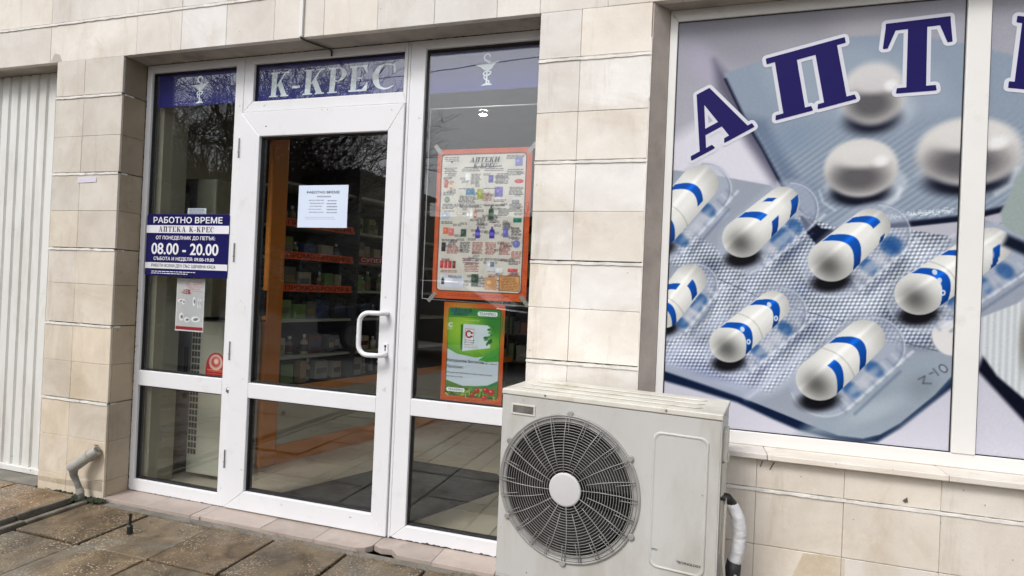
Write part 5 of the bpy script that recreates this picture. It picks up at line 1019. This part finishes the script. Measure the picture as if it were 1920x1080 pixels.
tv = empty('monitor', (-2.72, .62, .98), R_(-5), label='small black monitor standing on the beige fan unit', cat='monitor'); m = MB(); m.box(-.02, .26, -.03, -.01, .03, .19); m.build('screen', DARK, tv, bevel=.004); m = MB(); m.box(.09, .15, -.02, .02, .0, .03); m.box(.04, .20, -.05, .05, -.01, .0); m.build('stand', DARKGREY, tv)
tv.location = (-2.74, .60, .985)
# dark slotted rack seen right of the case, and counter at the back
rk = empty('slotted_rack', (-3.95, 1.5, 0), R_(0), label='pale rack with dark slots standing left of the orange post', cat='rack')
m = MB(); m.box(0, .6, 0, .3, 0, 2.0); m.build('rack_body', BEIGE, rk, bevel=.004); m = MB()
for k in range(9): m.box(.05, .55, -.004, -.0005, 1.15 + k * .085, 1.15 + k * .085 + .05)
m.box(.05, .55, -.004, -.0005, .80, 1.0); m.build('slot', DARK, rk)
ct = empty('sales_counter', (-1.4, 3.4, 0), 0, label='long beige sales counter with orange top at the back of the shop', cat='counter')
m = MB(); m.box(0, 3.2, 0, .6, 0, .95); m.build('counter_front', BEIGE, ct, bevel=.004); m = MB(); m.box(-.03, 3.23, -.04, .64, .951, .99); m.build('counter_top', ORANGE, ct, bevel=.004)
bs = empty('wall_shelving', (-3.0, 4.85, 0), 0, label='tall dark shelving full of goods along the back wall', cat='shelving')
m = MB(); m.box(0, 4.6, .30, .33, 0, 2.3)
for k in range(6): m.box(0, 4.6, 0, .299, .3 + k * .36, .32 + k * .36)
for k in range(7): m.box(k * .76, k * .76 + .02, .0005, .2985, 0, 2.3)
m.build('frame', simple('dark_shelf_wood', (.09, .075, .06), .5), bs)
for k in range(6):
    q = MB(); x = .04
    while x < 4.5: w = rg.uniform(.05, .14); t_ = rg.choice([(1, 1, 1), (.5, .6, .9), (.9, .4, .3), (.5, .8, .4), (.9, .8, .4), (.3, .3, .35)]); q.box(x, x + w, .05, .25, .3205 + k * .36, .3205 + k * .36 + rg.uniform(.12, .28), t_); x += w + rg.uniform(.01, .05)
    q.build('row_of_goods', simple('packet_card_%d' % k, (.34, .33, .31), .5, tint=True), bs, kind='stuff')

# ================================================================== THE STREET BEHIND THE CAMERA (seen mirrored in the glass)
m = MB(); m.box(-60, 60, -5.4, -3.75, -.062, -.02); m.build('sidewalk', simple('old_sidewalk', (.16, .15, .135), .8, var=.2), None, bevel=.01, kind='structure')
BARK = simple('dark_bark', (.045, .035, .028), .9, var=.3, vscale=12, bump=1, bscale=20)
def bare_tree(loc, H, seed, lab, spread=1.0, dens=1.0):
    r = random.Random(seed); t = empty('bare_tree', loc, r.uniform(0, 6), label=lab, cat='tree', group='bare trees across the street'); tk = MB(); cr = MB()
    def rec(p, d, L, rad, lev):
        n = 4; pts = [p]; q = Vector(p); dd = Vector(d)
        for i in range(n): dd = (dd + Vector((r.gauss(0, .13), r.gauss(0, .13), r.gauss(.03, .10)))).normalized(); q = q + dd * (L / n); pts.append(q.copy())
        rs_ = [rad * (1 - .42 * i / n) for i in range(n + 1)]; (tk if lev == 0 else cr).tube(pts, rs_, 8 if lev < 2 else (5 if lev < 3 else 3), cap=False)
        if lev >= 5: return
        kids = (4, 5, 5, 4, 3)[lev]; kids = max(2, int(kids * dens + r.random() * .6))
        for k in range(kids):
            i = n if k == 0 else r.randint(2 if lev == 0 else 1, n); ax = Vector((r.gauss(0, 1), r.gauss(0, 1), r.gauss(0, .6))).normalized()
            nd = (dd + ax * (.35 if k == 0 else .95) * spread).normalized(); rec(pts[i], nd, L * r.uniform(.60, .82), max(.008, rs_[i] * .66), lev + 1)
    rec(Vector((0, 0, 0)), Vector((r.gauss(0, .05), r.gauss(0, .05), 1)), H * .30, H * .017, 0)
    tk.build('trunk', BARK, t, smooth=True); cr.build('crown', BARK, t, smooth=True); return t
bare_tree((-9.9, -7.4, 0), 8.6, 31, 'large bare tree mirrored in the glass of the door', 1.1, 1.35)
bare_tree((-13.0, -9.6, 0), 9.5, 5, 'wide bare tree mirrored in the left side light', 1.1, 1.3)
bare_tree((-13.5, -14.2, 0), 10.4, 17, 'bare tree further back mirrored between the two nearer trees', 1.0, 1.05)
bare_tree((-18.0, -11.5, 0), 10.5, 23, 'leftmost bare tree mirrored at the edge of the left side light', 1.1, 1.1)
bare_tree((-8.2, -19.0, 0), 7.4, 41, 'low bare tree whose top shows mirrored above the product poster', 1.0, 1.1)
bare_tree((-5.2, -20.0, 0), 7.0, 47, 'small bare tree mirrored at the right edge of the right pane', 1.0, 1.1)
ob = empty('apartment_block', (-30, -30, 0), 0, label='beige stone apartment block across the street, mirrored in the door glass', cat='building')
SB = simple('beige_render', (.42, .39, .33), .85, var=.1, vscale=.8, dirt=(.16, .14, .11), dscale=.5)
m = MB(); m.box(0, 14.5, 0, 8, 0, 6.6); m.box(14.5, 36, 1, 8, 0, 4.6)
for k in range(11): m.box(-.02, 14.52, 7.99, 8.03, .55 * k + .5, .55 * k + .54)
m.build('wall', SB, ob)
for i in range(6):
    for j in range(2):
        q = MB(); frame_rect(q, .9 + i * 2.3, 2.2 + i * 2.3, 1.2 + j * 2.7, 2.7 + j * 2.7, 1.0 + i * 2.3, 2.1 + i * 2.3, 1.3 + j * 2.7, 2.6 + j * 2.7, 8.001, 8.08); w = q.build('window', PVC, ob); q = MB(); q.box(1.0 + i * 2.3, 2.1 + i * 2.3, 8.004, 8.03, 1.3 + j * 2.7, 2.6 + j * 2.7); q.build('pane', DARKGREY, w)
m = MB(); m.box(-.3, 14.8, -.3, 8.3, 6.6, 6.85); m.build('roof', DARKGREY, ob)
hg = MB(); r = random.Random(6)
for k in range(9000):
    x, y, z = r.uniform(-34, 8), r.gauss(-20.5, .5), abs(r.gauss(.9, .8)); s = r.uniform(.05, .13); a, b = r.uniform(0, 6.28), r.uniform(-1, 1)
    u = Vector((math.cos(a), math.sin(a), b)).normalized() * s; v = Vector((-math.sin(a), math.cos(a), r.uniform(-1, 1))).normalized() * s * .6; p = Vector((x, y, z)); hg.add([p - u, p - v, p + u, p + v], [(0, 1, 2, 3)])
hg.build('evergreen_hedge', simple('hedge_leaf', (.03, .045, .022), .7, var=.4, vscale=1.5), None, recalc=False, label='dark evergreen hedge along the far side of the street, mirrored in the glass', cat='hedge')
# parked car
pc = empty('parked_car', (-4.6, -7.6, -.06), 0, label='dark parked saloon car mirrored in the glass beside the door handle', cat='car')
CP = simple('dark_car_paint', (.03, .035, .045), .2, var=.05, coat=1.0)
sil = [(-2.15, .32), (-2.18, .62), (-2.05, .80), (-1.15, .92), (-.55, 1.36), (-.2, 1.43), (.65, 1.42), (1.2, 1.12), (1.45, .98), (2.0, .93), (2.14, .72), (2.12, .34), (1.72, .30), (1.60, .52), (1.35, .60), (1.10, .52), (.98, .30), (-.98, .30), (-1.10, .52), (-1.35, .60), (-1.60, .52), (-1.72, .30)]
m = MB(); n = len(sil); vs = []
for y, k in ((-.84, .0), (-.74, 1), (.74, 1), (.84, 0)):
    for x, z in sil:
        hz = max(0, z - .9); inset = .0
        vs.append((x, y * (1 - hz * .28) if abs(y) > .8 else y * (1 - hz * .28), z + (0.015 if k else 0)))
m.add(vs, [(k * n + i, k * n + (i + 1) % n, (k + 1) * n + (i + 1) % n, (k + 1) * n + i) for k in range(3) for i in range(n)] + [tuple(range(n)), tuple(3 * n + i for i in range(n))[::-1]])
m.build('body', CP, pc, bevel=.03)
CG = simple('car_glass', (.02, .022, .025), .05, spec=.8)
for s in (-1, 1):
    q = MB(); w = .815; pl = [(-1.0, .95), (-.50, 1.32), (.55, 1.34), (1.10, 1.08), (1.15, .98)]; q.add([(x, s * (w + .028) * (1 - max(0, z - .9) * .28), z) for x, z in pl], [tuple(range(5))]); q.build('side_window', CG, pc, recalc=False)
q = MB(); q.add([(-1.12, -.70, .955), (-1.12, .70, .955), (-.58, .62, 1.365), (-.58, -.62, 1.365)], [(0, 1, 2, 3)]); q.build('windscreen', CG, pc, recalc=False)
for x in (-1.35, 1.35):
    for s in (-1, 1):
        q = MB(); q.lathe([(.20, -.09), (.30, -.10), (.32, -.06), (.32, .06), (.30, .10), (.20, .09)], 24, (x, s * .76, .32), 'y'); w = q.build('wheel', DARK, pc, smooth=True); q = MB(); q.lathe([(0, -.08), (.20, -.085), (.20, .085), (0, .08)], 18, (x, s * .76, .32), 'y'); q.build('rim', STEEL, w)
for y in (-.6, .6):
    q = MB(); q.lathe([(0, -.03), (.08, -.02), (.09, .02)], 12, (-2.13, y, .66), 'x'); q.build('headlight', WHITE, pc)
m = MB(); m.tube([(-40 + 2 * k, -12.0 + .0 * k, 7.8 - .9 * math.sin(math.pi * ((k % 20) / 20))) for k in range(41)], .014, 5); m.build('overhead_wire', DARK, None, label='black overhead wire crossing the mirrored sky in the right pane', cat='wire')
